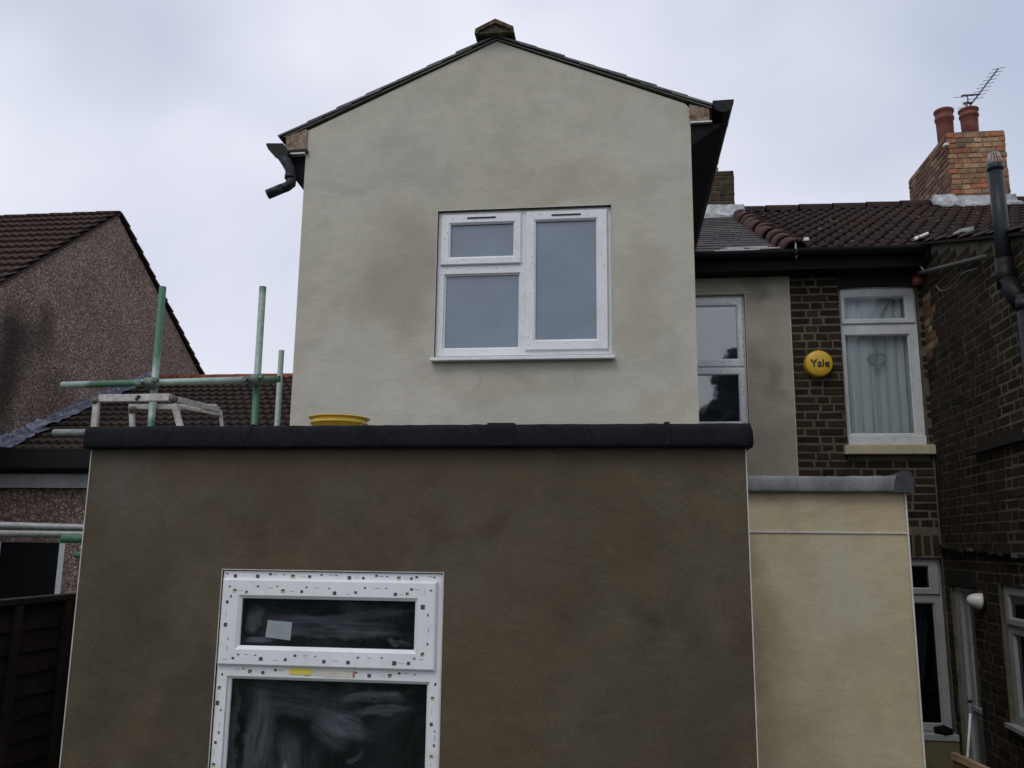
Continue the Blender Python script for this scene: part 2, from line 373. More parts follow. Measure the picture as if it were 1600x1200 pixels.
M_mortar_c = mat('chimney_mortar', (0.2, 0.16, 0.11), .95, .1); t = NT(M_mortar_c); p = t.pos()
t.color(t.ramp(t.noise(p, 6, 6, .7), [(0.35, (.11, .085, .055)), (0.65, (.27, .215, .14))]))

def pebble(name, sc_, stain):
    m = mat(name, (.2, .15, .12), .95, .15); t = NT(m); p = t.pos()
    ch = t.n.new('ShaderNodeSeparateColor'); t.l.new(t.voro(p, sc_, 'Color'), ch.inputs[0])
    c = t.ramp(ch.outputs[0], [(0.0, (.095, .064, .052)), (0.4, (.18, .124, .101)), (0.7, (.225, .16, .132)), (0.9, (.32, .255, .22)), (1.0, (.48, .41, .36))])
    c = t.mix(1.0, c, t.ramp(t.noise(p, .9, 5, .6, .5), [(0.3, .78), (0.7, 1.15)]), 'MULTIPLY')
    if stain:
        # rain streak of soot down the flank wall and green-black weathering
        for (cy_, cz_, ry, rz, f) in stain:
            g = t.pos(); mp = t.n.new('ShaderNodeMapping'); mp.vector_type = 'TEXTURE'
            mp.inputs['Location'].default_value = (0, cy_, cz_); mp.inputs['Scale'].default_value = (1e4, ry, rz)
            nn = t.n.new('ShaderNodeTexNoise'); nn.inputs['Scale'].default_value = 1.5; t.l.new(g, nn.inputs['Vector'])
            ad = t.n.new('ShaderNodeVectorMath'); ad.operation = 'MULTIPLY_ADD'; t.l.new(nn.outputs['Color'], ad.inputs[0]); ad.inputs[1].default_value = (.5, .5, .5); t.l.new(g, ad.inputs[2])
            t.l.new(ad.outputs[0], mp.inputs['Vector'])
            ln = t.n.new('ShaderNodeVectorMath'); ln.operation = 'LENGTH'; t.l.new(mp.outputs[0], ln.inputs[0])
            mr = t.n.new('ShaderNodeMapRange'); mr.interpolation_type = 'SMOOTHSTEP'; t.l.new(ln.outputs['Value'], mr.inputs[0])
            mr.inputs[1].default_value = 1.2; mr.inputs[2].default_value = .2; mr.inputs[3].default_value = 0; mr.inputs[4].default_value = f
            c = t.mix(mr.outputs[0], c, (.022, .020, .016))
    t.color(c); t.bump(t.voro(p, sc_, 'Distance'), .01, .9)
    return m
M_pebble_flank = pebble('pebbledash_flank', 48, [(11.75, 5.0, .45, 1.3, .85), (12.5, 5.9, .35, .4, .6), (12.15, 5.55, .9, .35, .55), (11.3, 4.3, .6, 1.2, .35), (16.5, 5.1, .7, .5, .45), (12.6, 4.6, .9, .8, .3)])
M_pebble = pebble('pebbledash_wall', 40, [])
def tile_mat(name, a, b, c3, sc_=6):
    m = mat(name, a, .9, .2); t = NT(m); p = t.pos()
    g = t.n.new('ShaderNodeNewGeometry')
    c = t.ramp(t.noise(p, sc_ * .25, 5, .6), [(0.35, a), (0.65, b)])
    c = t.mix(t.ramp(t.noise(p, sc_ * 9, 4, .8), [(0.66, 0.0), (0.74, .8)]), c, c3)
    c = t.mix(1.0, c, t.ramp(t.noise(p, sc_ * 2.5, 5, .7), [(0.25, .7), (0.75, 1.3)]), 'MULTIPLY')
    t.color(c); t.bump(t.noise(p, 70, 4, .7), .004, .8)
    return m
M_tile_red = tile_mat('dull_red_roof_tile', (.076, .044, .039), (.058, .040, .036), (.10, .085, .075))
M_tile_brown = tile_mat('dark_brown_roof_tile', (.040, .030, .026), (.056, .038, .032), (.14, .12, .10))
ts = [(0.0, (.030, .019, .017)), (0.4, (.036, .022, .019)), (0.75, (.027, .020, .017)), (1.0, (.044, .025, .021))]
M_pantile = perobj_ramp('mossy_brown_red_tile', ts, .88, grain=.45, gsc=45, mottle=18)
hs = [(0.0, (.050, .029, .025)), (0.5, (.066, .033, .028)), (1.0, (.045, .032, .028))]
M_hip = perobj_ramp('terracotta_half_round_tile', hs, .85, grain=.4, mottle=10)
rs_ = [(0.0, (.20, .055, .032)), (0.5, (.15, .048, .032)), (1.0, (.25, .085, .045))]
M_ridge_red = perobj_ramp('bright_terracotta_ridge', rs_, .85, grain=.35, mottle=4)
sl = [(0.0, (.040, .040, .040)), (0.35, (.058, .056, .056)), (0.65, (.048, .044, .042)), (0.9, (.074, .066, .062)), (1.0, (.10, .055, .045))]
M_slate = perobj_ramp('grey_slate', sl, .75, grain=.35, mottle=12, bumpd=.003)
M_slate_dark = perobj_ramp('dark_roof_slate', [(0.0, (.11, .112, .11)), (1.0, (.18, .18, .175))], .7, grain=.3)
M_verge = plain_wear('mortar_undercloak', (.13, .128, .12), .9, 9, .25, .15)
M_pale_slate = plain_wear('pale_patch_slate', (.50, .50, .49), .6, 9, .25, .3, (.2, .2, .2), .5)
M_pot = plain_wear('terracotta_pot', (.175, .060, .048), .75, 6, .3, .25, (.06, .03, .025), .5, .003)
M_alu = plain_wear('worn_aluminium', (.46, .45, .42), .5, 18, .3, .4, (.15, .11, .075), .95, .002, .15)
M_galv = mat('green_banded_scaffold', (.3, .35, .32), .55, .4, .25); t = NT(M_galv)
p = t.pos((1, 1, 1), (2.3, 1, .45))
g_ = t.ramp(t.noise(p, 1.25, 2, .4), [(0.46, 0.0), (0.50, 1.0)])
gal = t.ramp(t.noise(t.pos(), 30, 5, .7), [(0.3, (.22, .30, .26)), (0.7, (.38, .48, .43))])
grn = t.ramp(t.noise(t.pos(), 60, 5, .8), [(0.3, (.045, .125, .075)), (0.62, (.08, .19, .12)), (0.74, (.26, .34, .29))])
t.color(t.mix(g_, gal, grn))
M_galv_green = mat('green_scaffold_paint', (.03, .11, .06), .5, .4); t = NT(M_galv_green)
t.color(t.ramp(t.noise(t.pos(), 55, 5, .8), [(0.3, (.022, .085, .048)), (0.6, (.045, .15, .085)), (0.75, (.22, .30, .25))]))
M_galv_grey = plain_wear('galvanised_steel', (.26, .27, .26), .5, 20, .25, .4, (.12, .12, .11), .5, .0008, .4)
M_clamp = plain_wear('clamp_steel', (.14, .19, .16), .55, 30, .4, .4, (.07, .05, .035), .8, .002, .4)
M_board = plain_wear('scaffold_board_wood', (.26, .19, .115), .85, 9, .3, .15, (.1, .08, .06), .5, .003)
M_fence = plain_wear('dark_fence_wood', (.024, .017, .013), .85, 7, .4, .2, (.045, .042, .04), .4, .003)
M_yellow = plain_wear('yellow_plastic', (.78, .50, .06), .4, 6, .08, .4, (.4, .36, .28), .4, .0005)
M_yellow_box = plain_wear('yellow_alarm_plastic', (.66, .42, .030), .35, 3, .06, .45, (.4, .28, .05), .25, .0004)
M_print = mat('black_print', (.012, .012, .014), .5)
M_mark = mat('dark_tape_print', (.075, .075, .072), .5)
M_mark_grey = mat('grey_tape_print', (.24, .25, .26), .5)
M_mark_yellow = mat('yellow_tape_print', (.55, .56, .12), .5)
M_label_y = mat('yellow_label', (.68, .60, .09), .5)
M_label_w = plain_wear('torn_paper_label', (.62, .60, .50), .8, 20, .15, .2, (.5, .2, .15), .3)
M_label_pink = mat('pink_print', (.55, .12, .15), .6)
M_paper = plain_wear('pale_sticker', (.27, .32, .33), .7, 9, .1, .2, (.3, .33, .33), .3)
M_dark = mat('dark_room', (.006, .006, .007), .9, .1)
M_sill = plain_wear('cream_stone_sill', (.46, .41, .28), .8, 8, .12, .25, (.2, .17, .1), .4, .002)
M_pipe = plain_wear('dark_soil_pipe', (.010, .013, .018), .45, 6, .3, .3, (.04, .05, .055), .35, .001)
M_cage = mat('grey_wire', (.32, .33, .34), .5, .4)
M_cable = mat('pale_cable', (.26, .27, .26), .6)
M_cable_dim = mat('grey_cable', (.11, .105, .09), .6)
M_aerial = mat('aerial_metal', (.09, .095, .11), .5, .4, .3)
M_lamp = mat('white_lamp_glass', (.60, .585, .53), .35, .5)
M_white = plain_wear('white_plastic_pipe', (.66, .66, .64), .5, 20, .15, .3, (.3, .28, .25), .4)
M_heart = plain_wear('wicker', (.60, .59, .56), .8, 60, .4, .2, (.1, .1, .09), .5, .002)
M_curt = mat('pale_green_curtain', (.36, .44, .42), .9, .1); t = NT(M_curt)
t.color(t.ramp(t.noise(t.pos((1, 1, .15)), 22, 4, .6), [(0.3, (.84, .89, .86)), (0.7, (.93, .95, .92))])); t.bump(t.noise(t.pos((1, 1, .1)), 60, 3), .003, .5)
M_net = mat('white_net_curtain', (.80, .82, .80), .9, .1)
M_curt_dark = mat('dim_green_curtain', (.030, .048, .044), .9, .1)

def glass_clear(name, tint, gl):
    m = bpy.data.materials.new(name); m.use_nodes = True; n, l = m.node_tree.nodes, m.node_tree.links; n.clear()
    o = n.new('ShaderNodeOutputMaterial'); tr = n.new('ShaderNodeBsdfTransparent'); tr.inputs[0].default_value = (*tint, 1)
    g = n.new('ShaderNodeBsdfGlossy'); g.inputs['Roughness'].default_value = .02; g.inputs[0].default_value = (.9, .95, 1, 1)
    fr = n.new('ShaderNodeFresnel'); fr.inputs[0].default_value = gl; mx = n.new('ShaderNodeMixShader')
    l.new(fr.outputs[0], mx.inputs[0]); l.new(tr.outputs[0], mx.inputs[1]); l.new(g.outputs[0], mx.inputs[2]); l.new(mx.outputs[0], o.inputs[0])
    return m
M_glass = glass_clear('clear_glass', (.95, .97, .97), 1.35)
def pane_mat(name, base, rough, ior):
    m = mat(name, base, rough, .5); m.node_tree.nodes['Principled BSDF'].inputs['IOR'].default_value = ior; return m
M_obscure = pane_mat('obscure_glass', (.105, .130, .165), .22, 1.7); t = NT(M_obscure)
t.color(t.ramp(t.noise(t.pos((1, 1, 1.2)), 2.5, 5, .6, .6), [(0.3, (.140, .180, .225)), (0.7, (.185, .230, .285))])); t.bump(t.noise(t.pos(), 90, 3, .6), .0012, .35)
M_mirror = pane_mat('reflecting_glass', (.016, .022, .034), .03, 2.9); t = NT(M_mirror); t.bump(t.noise(t.pos(), 5, 2, .5), .002, .25)
M_darkglass = pane_mat('dark_glass', (.006, .009, .010), .05, 1.5)
# dusty glass with wiped smears on the ground floor window
def smear_mat(name, arcs, base=(.006, .0075, .009)):
    m = pane_mat(name, base, .12, 1.5); t = NT(m)
    c = base
    for (cx, cz, rx, rz, ang, f, sx, sz) in arcs:
        g = t.pos(); nn = t.n.new('ShaderNodeTexNoise'); nn.inputs['Scale'].default_value = 8; nn.inputs['Detail'].default_value = 7; nn.inputs['Roughness'].default_value = .6; t.l.new(g, nn.inputs['Vector'])
        ad = t.n.new('ShaderNodeVectorMath'); ad.operation = 'MULTIPLY_ADD'; t.l.new(nn.outputs['Color'], ad.inputs[0]); ad.inputs[1].default_value = (.13, 0, .085); t.l.new(g, ad.inputs[2])
        mp = t.n.new('ShaderNodeMapping'); mp.vector_type = 'TEXTURE'; mp.inputs['Location'].default_value = (cx + .065, 0, cz + .042); mp.inputs['Rotation'].default_value = (0, ang, 0); mp.inputs['Scale'].default_value = (rx, 1e4, rz)
        t.l.new(ad.outputs[0], mp.inputs['Vector']); ln = t.n.new('ShaderNodeVectorMath'); ln.operation = 'LENGTH'; t.l.new(mp.outputs[0], ln.inputs[0])
        mr = t.n.new('ShaderNodeMapRange'); mr.interpolation_type = 'SMOOTHSTEP'; t.l.new(ln.outputs['Value'], mr.inputs[0])
        mr.inputs[1].default_value = 1.12; mr.inputs[2].default_value = .5; mr.inputs[3].default_value = 0; mr.inputs[4].default_value = 1
        mps = t.n.new('ShaderNodeMapping'); mps.vector_type = 'TEXTURE'; mps.inputs['Rotation'].default_value = (0, ang, 0); mps.inputs['Scale'].default_value = (sx, 1, sz); t.l.new(g, mps.inputs['Vector'])
        st = t.ramp(t.noise(mps.outputs[0], 16, 8, .75, .5), [(0.34, 0.05), (0.66, 1.0)])
        fac = t.math('MULTIPLY', mr.outputs[0], t.math('MULTIPLY', st, f))
        c = t.mix(fac, c, (.20, .225, .26))
    # fine dust
    c = t.mix(t.ramp(t.noise(t.pos(), 3, 6, .7, 1.0), [(0.45, 0.0), (0.8, .12)]), c, (.2, .22, .25))
    t.color(c)
    return m
M_smear_top = smear_mat('smeared_glass_top', [(-1.12, 1.99, .27, .035, .05, .30, 4, .35), (-1.1, 1.955, .30, .022, .0, .32, 4, .35), (-1.38, 1.925, .07, .016, .0, .5, 2, .3), (-.84, 1.925, .06, .012, .1, .45, 2, .3), (-1.42, 2.0, .035, .055, .3, .35, .6, 1), (-.95, 2.03, .2, .02, -.1, .14, 4, .4)])
M_smear_low = smear_mat('smeared_glass_low', [(-1.23, 1.70, .24, .075, .12, .20, 4, .35), (-.93, 1.72, .13, .024, .0, .45, 4, .35), (-.90, 1.675, .12, .020, -.1, .40, 4, .35), (-1.04, 1.62, .12, .055, .35, .42, 4, .4), (-1.10, 1.58, .10, .05, .5, .22, 3, .4),
    (-1.385, 1.56, .062, .20, .08, .34, .35, 3), (-1.30, 1.40, .20, .22, .0, .17, .5, 3), (-1.26, 1.47, .05, .12, -.2, .20, .35, 3), (-1.262, 1.42, .018, .06, .1, 1.2, .5, 2), (-1.00, 1.50, .04, .008, -.6, .5, 2, .4), (-1.49, 1.52, .02, .3, 0, .22, .4, 3)], (.0055, .007, .0075))

# ------------------------------------------------------------------ ground and the garden behind the viewer
gm = mat('garden_ground', (.05, .055, .03), .95, .1); t = NT(gm)
t.color(t.ramp(t.noise(t.pos(), 1.4, 8, .7), [(0.35, (.035, .032, .022)), (0.6, (.040, .055, .022))])); t.bump(t.noise(t.pos(), 20, 4, .7), .05, .8)
bm = BM()
bmesh.ops.create_grid(bm, x_segments=40, y_segments=40, size=220)
for v in bm.verts: v.co.z = 0
g = obj('ground', bm, gm, kind='structure')
pm = plain_wear('concrete_paving', (.14, .135, .12), .9, 3, .25, .2, (.06, .06, .05), .4, .003)
bm = BM(); box(bm, -2.9, 2.80, -0.6, 8.2, .01, .05)
obj('path', bm, pm, kind='structure')
M_leaf = perobj_ramp('conifer_leaf', [(0, (.02, .035, .016)), (1, (.05, .075, .03))], .8, True, grain=.2)
M_bark = plain_wear('bark', (.06, .045, .035), .95, 6, .4, .1)
def leaf_mass(bm, pts, size):
    for p in pts:
        a = Vector((random.gauss(0, 1), random.gauss(0, 1), random.gauss(0, .6))).normalized(); b = a.cross(Vector((random.gauss(0, 1), random.gauss(0, 1), random.gauss(0, 1)))).normalized()
        s = size * random.uniform(.6, 1.4)
        vs = [bm.verts.new(p + a * s), bm.verts.new(p + b * s * .5), bm.verts.new(p - a * s), bm.verts.new(p - b * s * .5)]
        bm.faces.new(vs)
def conifer(x, y, h, rad, label):
    tr = thing('conifer_tree', label, 'tree', (x, y, 0))
    bm = BM(); tube(bm, [(x, y, 0), (x, y, h * .5), (x, y, h * .97)], [.2, .12, .02], 10); obj('trunk', bm, M_bark, tr)
    bm = BM(); pts = []
    for k in range(9000):
        f = random.random() ** .75; z = .12 * h + f * h * .88
        rr = rad * (1 - f) ** .8 * (1 + .35 * math.sin(z * 4.1 + x)) * random.uniform(.35, 1.05) + .05; a = random.uniform(0, 6.283)
        pts.append(Vector((x + rr * math.cos(a), y + rr * math.sin(a), z - rr * .25)))
    leaf_mass(bm, pts, .22); obj('crown', bm, M_leaf, tr)
conifer(4.2, -14.5, 9.2, 3.6, 'tall dark conifer in the garden behind the viewer, mirrored in the narrow window')
bm = BM(); pts = [Vector((random.uniform(-16, 16), random.uniform(-17.2, -16.4), random.uniform(0, 1) ** .8 * 2.3)) for _ in range(7000)]  # unseen hedge, added so the low window mirrors something dark
leaf_mass(bm, pts, .2)
tag(obj('hedge', bm, M_leaf, None), 'unseen dark hedge added behind the viewer for dark window reflections', 'hedge')

# ------------------------------------------------------------------ window builder
def marks(name, parent, strips, M=None, dense=True, seed=1):
    """little printed marks of the protective tape: strips are (x0,x1,z0,z1,y)"""
    rnd = random.Random(seed); bm = BM()
    def q(x0, x1, z0, z1, y, mi):
        vs = [bm.verts.new(c) for c in ((x0, y, z0), (x1, y, z0), (x1, y, z1), (x0, y, z1))]; bm.faces.new(vs).material_index = mi
    for (x0, x1, z0, z1, y) in strips:
        y -= .0009; hor = (x1 - x0) > (z1 - z0)
        L = (x1 - x0) if hor else (z1 - z0); W = (z1 - z0) if hor else (x1 - x0)
        pos = rnd.uniform(.01, .03); k = rnd.randrange(6)
        while pos < L - .02:
            if dense:
                kind = k % 6; row = (.62 if (k // 3) % 2 else .3) * W + rnd.uniform(-.06, .06) * W
                f_ = rnd.uniform(.9, 1.35); w = (.013, .019, .011, .009, .015, .008)[kind] * f_; hgt = (.012, .0012, .010, .0065, .0014, .004)[kind] * (f_ if kind not in (1, 4) else 1)
                if not hor and kind in (1, 4): pass
                mi = (0, 2, 0, 1, 0, 0)[kind]
                if hor: a = (x0 + pos, x0 + pos + w, z0 + row - hgt / 2, z0 + row + hgt / 2)
                else: a = (x0 + row - hgt / 2, x0 + row + hgt / 2, z0 + pos, z0 + pos + w)
                if kind in (0, 2):   # ragged dark square with a yellow or pale corner
                    q(*a, y, 0)
                    s_ = .45; q(a[0] + (a[1] - a[0]) * rnd.choice((.1, .5)), a[0] + (a[1] - a[0]) * .95, a[2] + (a[3] - a[2]) * .05, a[2] + (a[3] - a[2]) * s_, y - .0004, rnd.choice((3, 1, 1)))
                else: q(*a, y, mi)
                pos += w + rnd.choice((.004, .010, .022, .034)) + rnd.uniform(0, .008); k += 1
            else:
                s = rnd.uniform(.0035, .0065); row = rnd.uniform(.25, .75) * W
                if hor: q(x0 + pos, x0 + pos + s, z0 + row, z0 + row + s, y, rnd.choice((1, 1, 2)))
                else: q(x0 + row, x0 + row + s, z0 + pos, z0 + pos + s, y, rnd.choice((1, 1, 2)))
                pos += rnd.uniform(.04, .10)
    return obj(name, bm, [M_mark, M_mark_grey if not dense else M_mark, M_mark_grey, M_mark_yellow], parent, M, kind='stuff')
def window(house, outer, fixed, sashes, yf, depth, m_frame, m_pane, M=None, label=None, pane_labels=None):
    """outer rect; fixed = glass rects; sashes = (sash rect, glass rect); yf = front plane of the outer frame"""
    holes = [tuple(f) for f in fixed] + [(s[1][0] - .004, s[1][1] + .004, s[1][2] - .004, s[1][3] + .004) for s in sashes]
    bm = BM(); slab(bm, *outer, yf, yf + depth, holes)
    fr = obj('window', bm, m_frame, house, M, label=label)
    n = 0
    def pane(r, y):
        nonlocal n
        bm = BM(); box(bm, r[0] + .001, r[1] - .001, y, y + .006, r[2] + .001, r[3] - .001)
        obj('pane', bm, m_pane[n] if isinstance(m_pane, (list, tuple)) else m_pane, fr, M); n += 1
    for f in fixed:
        bm = BM(); b = .012; ring_frame(bm, (f[0] - b * .1, f[1] + b * .1, f[2] - b * .1, f[3] + b * .1), (f[0] + b, f[1] - b, f[2] + b, f[3] - b), yf + .010, yf + .034, .003)
        obj('glazing_bead', bm, m_frame, fr, M); pane((f[0] + b * .5, f[1] - b * .5, f[2] + b * .5, f[3] - b * .5), yf + .024)
    for o, g_ in sashes:
        bm = BM(); ring_frame(bm, o, g_, yf - .018, yf + .002, .006); obj('sash', bm, m_frame, fr, M); pane((g_[0] - .003, g_[1] + .003, g_[2] - .003, g_[3] + .003), yf + .006)
    return fr
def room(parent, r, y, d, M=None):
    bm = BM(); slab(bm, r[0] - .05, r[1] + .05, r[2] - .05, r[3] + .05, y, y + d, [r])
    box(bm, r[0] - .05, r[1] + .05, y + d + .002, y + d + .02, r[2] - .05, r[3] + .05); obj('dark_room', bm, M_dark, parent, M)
def beads(parent, o, y, M=None, w=.0035, proud=.002, sides='tlr'):
    """thin white render stop bead round an opening"""
    bm = BM()
    if 't' in sides: box(bm, o[0] - w, o[1] + w, y - proud, y + .02, o[3], o[3] + w)
    if 'l' in sides: box(bm, o[0] - w, o[0], y - proud, y + .02, o[2], o[3] - .0005)
    if 'r' in sides: box(bm, o[1], o[1] + w, y - proud, y + .02, o[2], o[3] - .0005)
    return obj('render_bead', bm, M_bead, parent, M)

# ------------------------------------------------------------------ FRONT EXTENSION (brown render, felt kerb)
fx = thing('single_storey_extension', 'single storey extension in damp brown render with black felt roof edge, nearest to the viewer', 'extension', (-.85, 3.3, 0))
WL = (-1.556, -.672, .95, 2.187)
bm = slab(BM(), -2.160, .470, 0, 2.69, 3.30, 3.55, [WL])
obj('wall', bm, M_lower, fx)
bm = BM(); box(bm, -2.160, -1.96, 3.551, 5.40, 0, 2.69); box(bm, .27, .470, 3.551, 8.19, 0, 2.69); obj('side_wall', bm, M_lower, fx)
bm = BM(); box(bm, -2.160 - .0035, -2.1595, 3.2975, 3.31, 0, 2.665); obj('corner_bead', bm, M_bead, fx)
bm = BM(); box(bm, .4695, .4735, 3.2975, 3.31, 0, 2.665); obj('corner_bead', bm, M_bead, fx)
bm = BM(); box(bm, -2.12, .44, 3.34, 5.41, 2.69, 2.715); obj('flat_roof', bm, M_felt, fx)
def crumple_soft(bm, amp):
    bmesh.ops.subdivide_edges(bm, edges=[e for e in bm.edges if e.calc_length() > .03], cuts=3, use_grid_fill=True)
    for v in bm.verts: v.co += Vector((mnoise.noise(v.co * 40) * 2, 0, mnoise.noise(v.co * 33 + Vector((0, 5, 0))))) * amp
    return bm
def kerb_run(p0, p1, inward, h0, h1, wobble=.0032, n=140, half=.05):
    """soft edged felt kerb from p0 to p1 (x,y), as a swept rounded section"""
    bm = BM(); p0, p1 = Vector((*p0, 0)), Vector((*p1, 0)); inn = Vector((*inward, 0))
    sec = [(-.0, .0), (-.004, .010), (-.004, .030), (-.003, .062), (0.004, .076), (.014, .083), (.04, .085), (.075, .078), (.10, .03), (.10, .0)]
    rings = []
    for k in range(n + 1):
        p = p0.lerp(p1, k / n); w = mnoise.noise(p * 3) * wobble; w2 = mnoise.noise(p * 5 + Vector((7, 0, 0))) * wobble
        lift = sum(a * max(0, 1 - abs(k / n - q) * n / wdt) for a, q, wdt in ((.004, .61, 1.3), (.003, .63, 1.0), (.002, .27, 1.0), (.0025, .86, 1.4)))
        w += mnoise.noise(p * 19) * wobble * .7; w2 += mnoise.noise(p * 23 + Vector((3, 0, 0))) * wobble * .8
        rings.append([bm.verts.new(p + inn * (a + w2) + Vector((0, 0, h0 + b * (h1 - h0) / .085 + (w if b > .02 else w * .6) + (lift if b > .05 else 0)))) for a, b in sec])
    for A, B in zip(rings, rings[1:]):
        for k in range(len(sec)):
            f = bm.faces.new((A[k], A[(k + 1) % len(sec)], B[(k + 1) % len(sec)], B[k])); f.smooth = k not in (len(sec) - 1,)
    bm.faces.new(rings[0]); bm.faces.new(rings[-1][::-1]); return bm
for (xa, xb, dz) in ((-.505, -.40, .0), (-1.47, -1.455, 0), (.17, .19, 0)):
    kb = BM(); pr = [(3.2475, 2.670), (3.2472, 2.735), (3.2535, 2.752), (3.268, 2.7605), (3.33, 2.7605), (3.33, 2.757), (3.268, 2.7565), (3.256, 2.749), (3.2505, 2.734), (3.2505, 2.670)]; prism(kb, pr, 'x', xa, xb)
    obj('felt_lap', crumple_soft(kb, .0012), M_felt, fx)
obj('roof_kerb', kerb_run((-2.170, 3.255), (.487, 3.255), (0, 1), 2.666, 2.756), M_felt, fx)
obj('roof_kerb', kerb_run((.491, 3.262), (.491, 8.1), (-1, 0), 2.662, 2.750), M_felt, fx)
obj('roof_kerb', kerb_run((-2.174, 3.262), (-2.174, 5.34), (1, 0), 2.664, 2.752), M_felt, fx)
room(fx, WL, 3.56, .8)
FIX = (-1.506 - .006, -.723 + .008, 1.00, 1.788)
SASH = ((-1.549, -.694, 1.829, 2.154), (-1.468, -.777, 1.902, 2.080))
wf = window(fx, (WL[0] + .002, WL[1] - .002, WL[2] + .002, WL[3] - .004), [FIX], [SASH], 3.307, .06, M_upvc, [M_smear_low, M_smear_top], label='white plastic window with printed tape marks still on its frame and smeared glass')
beads(fx, WL, 3.30)
y_s = 3.307 - .018
marks('tape_print', wf, [(-1.545, -.70, 2.090, 2.146, y_s), (-1.545, -.70, 1.838, 1.890, y_s), (-1.541, -1.490, 1.86, 2.13, y_s), (-.762, -.700, 1.86, 2.13, y_s),
    (-1.554, -.676, 2.158, 2.180, 3.307), (-1.50, -.73, 1.795, 1.826, 3.307), (-1.552, -1.516, 1.0, 1.82, 3.307), (-.712, -.678, 1.0, 1.82, 3.307), (-1.540, -1.552, 1.83, 2.16, 3.307)], None, True, 5)
bm = BM(); box(bm, -1.262, -1.178, 3.3045, 3.3065, 1.800, 1.822); obj('yellow_label', bm, M_label_y, wf)
bm = BM()
v = [bm.verts.new((x, 3.3055, z)) for x, z in ((-1.176, 1.821), (-1.176, 1.801), (-1.13, 1.797), (-1.10, 1.792), (-1.075, 1.797), (-1.03, 1.794), (-1.005, 1.796), (-1.003, 1.821))]; bm.faces.new(v)
obj('torn_label', bm, M_label_w, wf)
bm = BM(); box(bm, -1.012, -1.005, 3.3042, 3.3050, 1.797, 1.819); obj('label_stripe', bm, M_label_pink, wf)
bm = BM(); prism(bm, [(-1.369, 1.934), (-1.268, 1.924), (-1.264, 1.992), (-1.363, 1.998)], 'y', 3.3105, 3.3115)
obj('paper_sticker', bm, M_paper, wf)

# ------------------------------------------------------------------ HOUSE: two storey outrigger + rear strip
hs_ = thing('rendered_house', 'gable ended house in fresh pale grey render with slate roof, behind the brown extension', 'house', (-.82, 5.4, 0))
WU = (-1.198, -.034, 3.487, 4.508)
UX0, UX1, YU = -2.155, .495, 5.40
EL, ER, AP = 4.985, 5.055, (-.815, 5.745)
bm = slab(BM(), UX0, UX1, 0, EL, YU, YU + .25, [WU])
prism(bm, [(UX0, EL), (UX1, EL), (UX1, 5.17), (.46, 5.205), AP, (-2.12, 5.155), (UX0, 5.14)], 'y', YU, YU + .25)
obj('wall', bm, M_upper, hs_)
bm = BM(); box(bm, UX0, UX0 + .2, YU + .251, 8.25, 0, 5.0); box(bm, UX1 - .2, UX1, YU + .251, 8.19, 0, 5.05); obj('side_wall', bm, M_upper, hs_)
# gable box ends (crumbling mortar), eaves boxing
def rough_block(x0, x1, y0, y1, z0, z1, poly):
    bm = BM(); prism(bm, poly, 'y', y0, y1)
    bmesh.ops.subdivide_edges(bm, edges=bm.edges[:], cuts=5, use_grid_fill=True)
    bmesh.ops.triangulate(bm, faces=bm.faces[:])
    for v in bm.verts: v.co += Vector((mnoise.noise(v.co * 31), mnoise.noise(v.co * 27 + Vector((9, 0, 0))), mnoise.noise(v.co * 33 + Vector((0, 5, 0))))) * .004
    return bm
obj('mortar_end', rough_block(0, 0, 0, 0, 0, 0, [(-2.300, 4.992), (-2.156, 5.000), (-2.156, 5.15), (-2.298, 5.10)]) if False else rough_block(0, 0, 5.385, 5.60, 0, 0, [(-2.300, 4.995), (-2.150, 5.000), (-2.150, 5.148), (-2.298, 5.098)]), M_mortar_stain, hs_)
obj('mortar_end', rough_block(0, 0, 5.388, 5.60, 0, 0, [(.490, 5.066), (.618, 5.063), (.620, 5.150), (.490, 5.190)]), M_mortar_stain, hs_)
bm = BM(); box(bm, .492, .632, 5.375, 5.42, 5.052, 5.0625); box(bm, -2.29, -2.152, 5.37, 5.42, 4.958, 4.968); obj('soffit_trim', bm, M_white, hs_)
bm = BM(); prism(bm, [(.497, 5.050), (.70, 5.050), (.70, 5.040), (.497, 4.90)], 'y', 5.40, 8.1); box(bm, .60, .635, 5.40, 8.1, 5.051, 5.16); obj('soffit', bm, M_soffit, hs_)
bm = BM(); prism(bm, [(-2.157, 4.957), (-2.30, 4.957), (-2.285, 4.86), (-2.157, 4.70)], 'y', 5.42, 8.1); box(bm, -2.32, -2.285, 5.43, 8.1, 4.958, 5.09); obj('soffit', bm, M_soffit, hs_)
bm = BM(); box(bm, -2.300, -2.135, 5.375, 5.41, 4.970, 4.990); obj('gutter_bracket', bm, M_black, hs_)
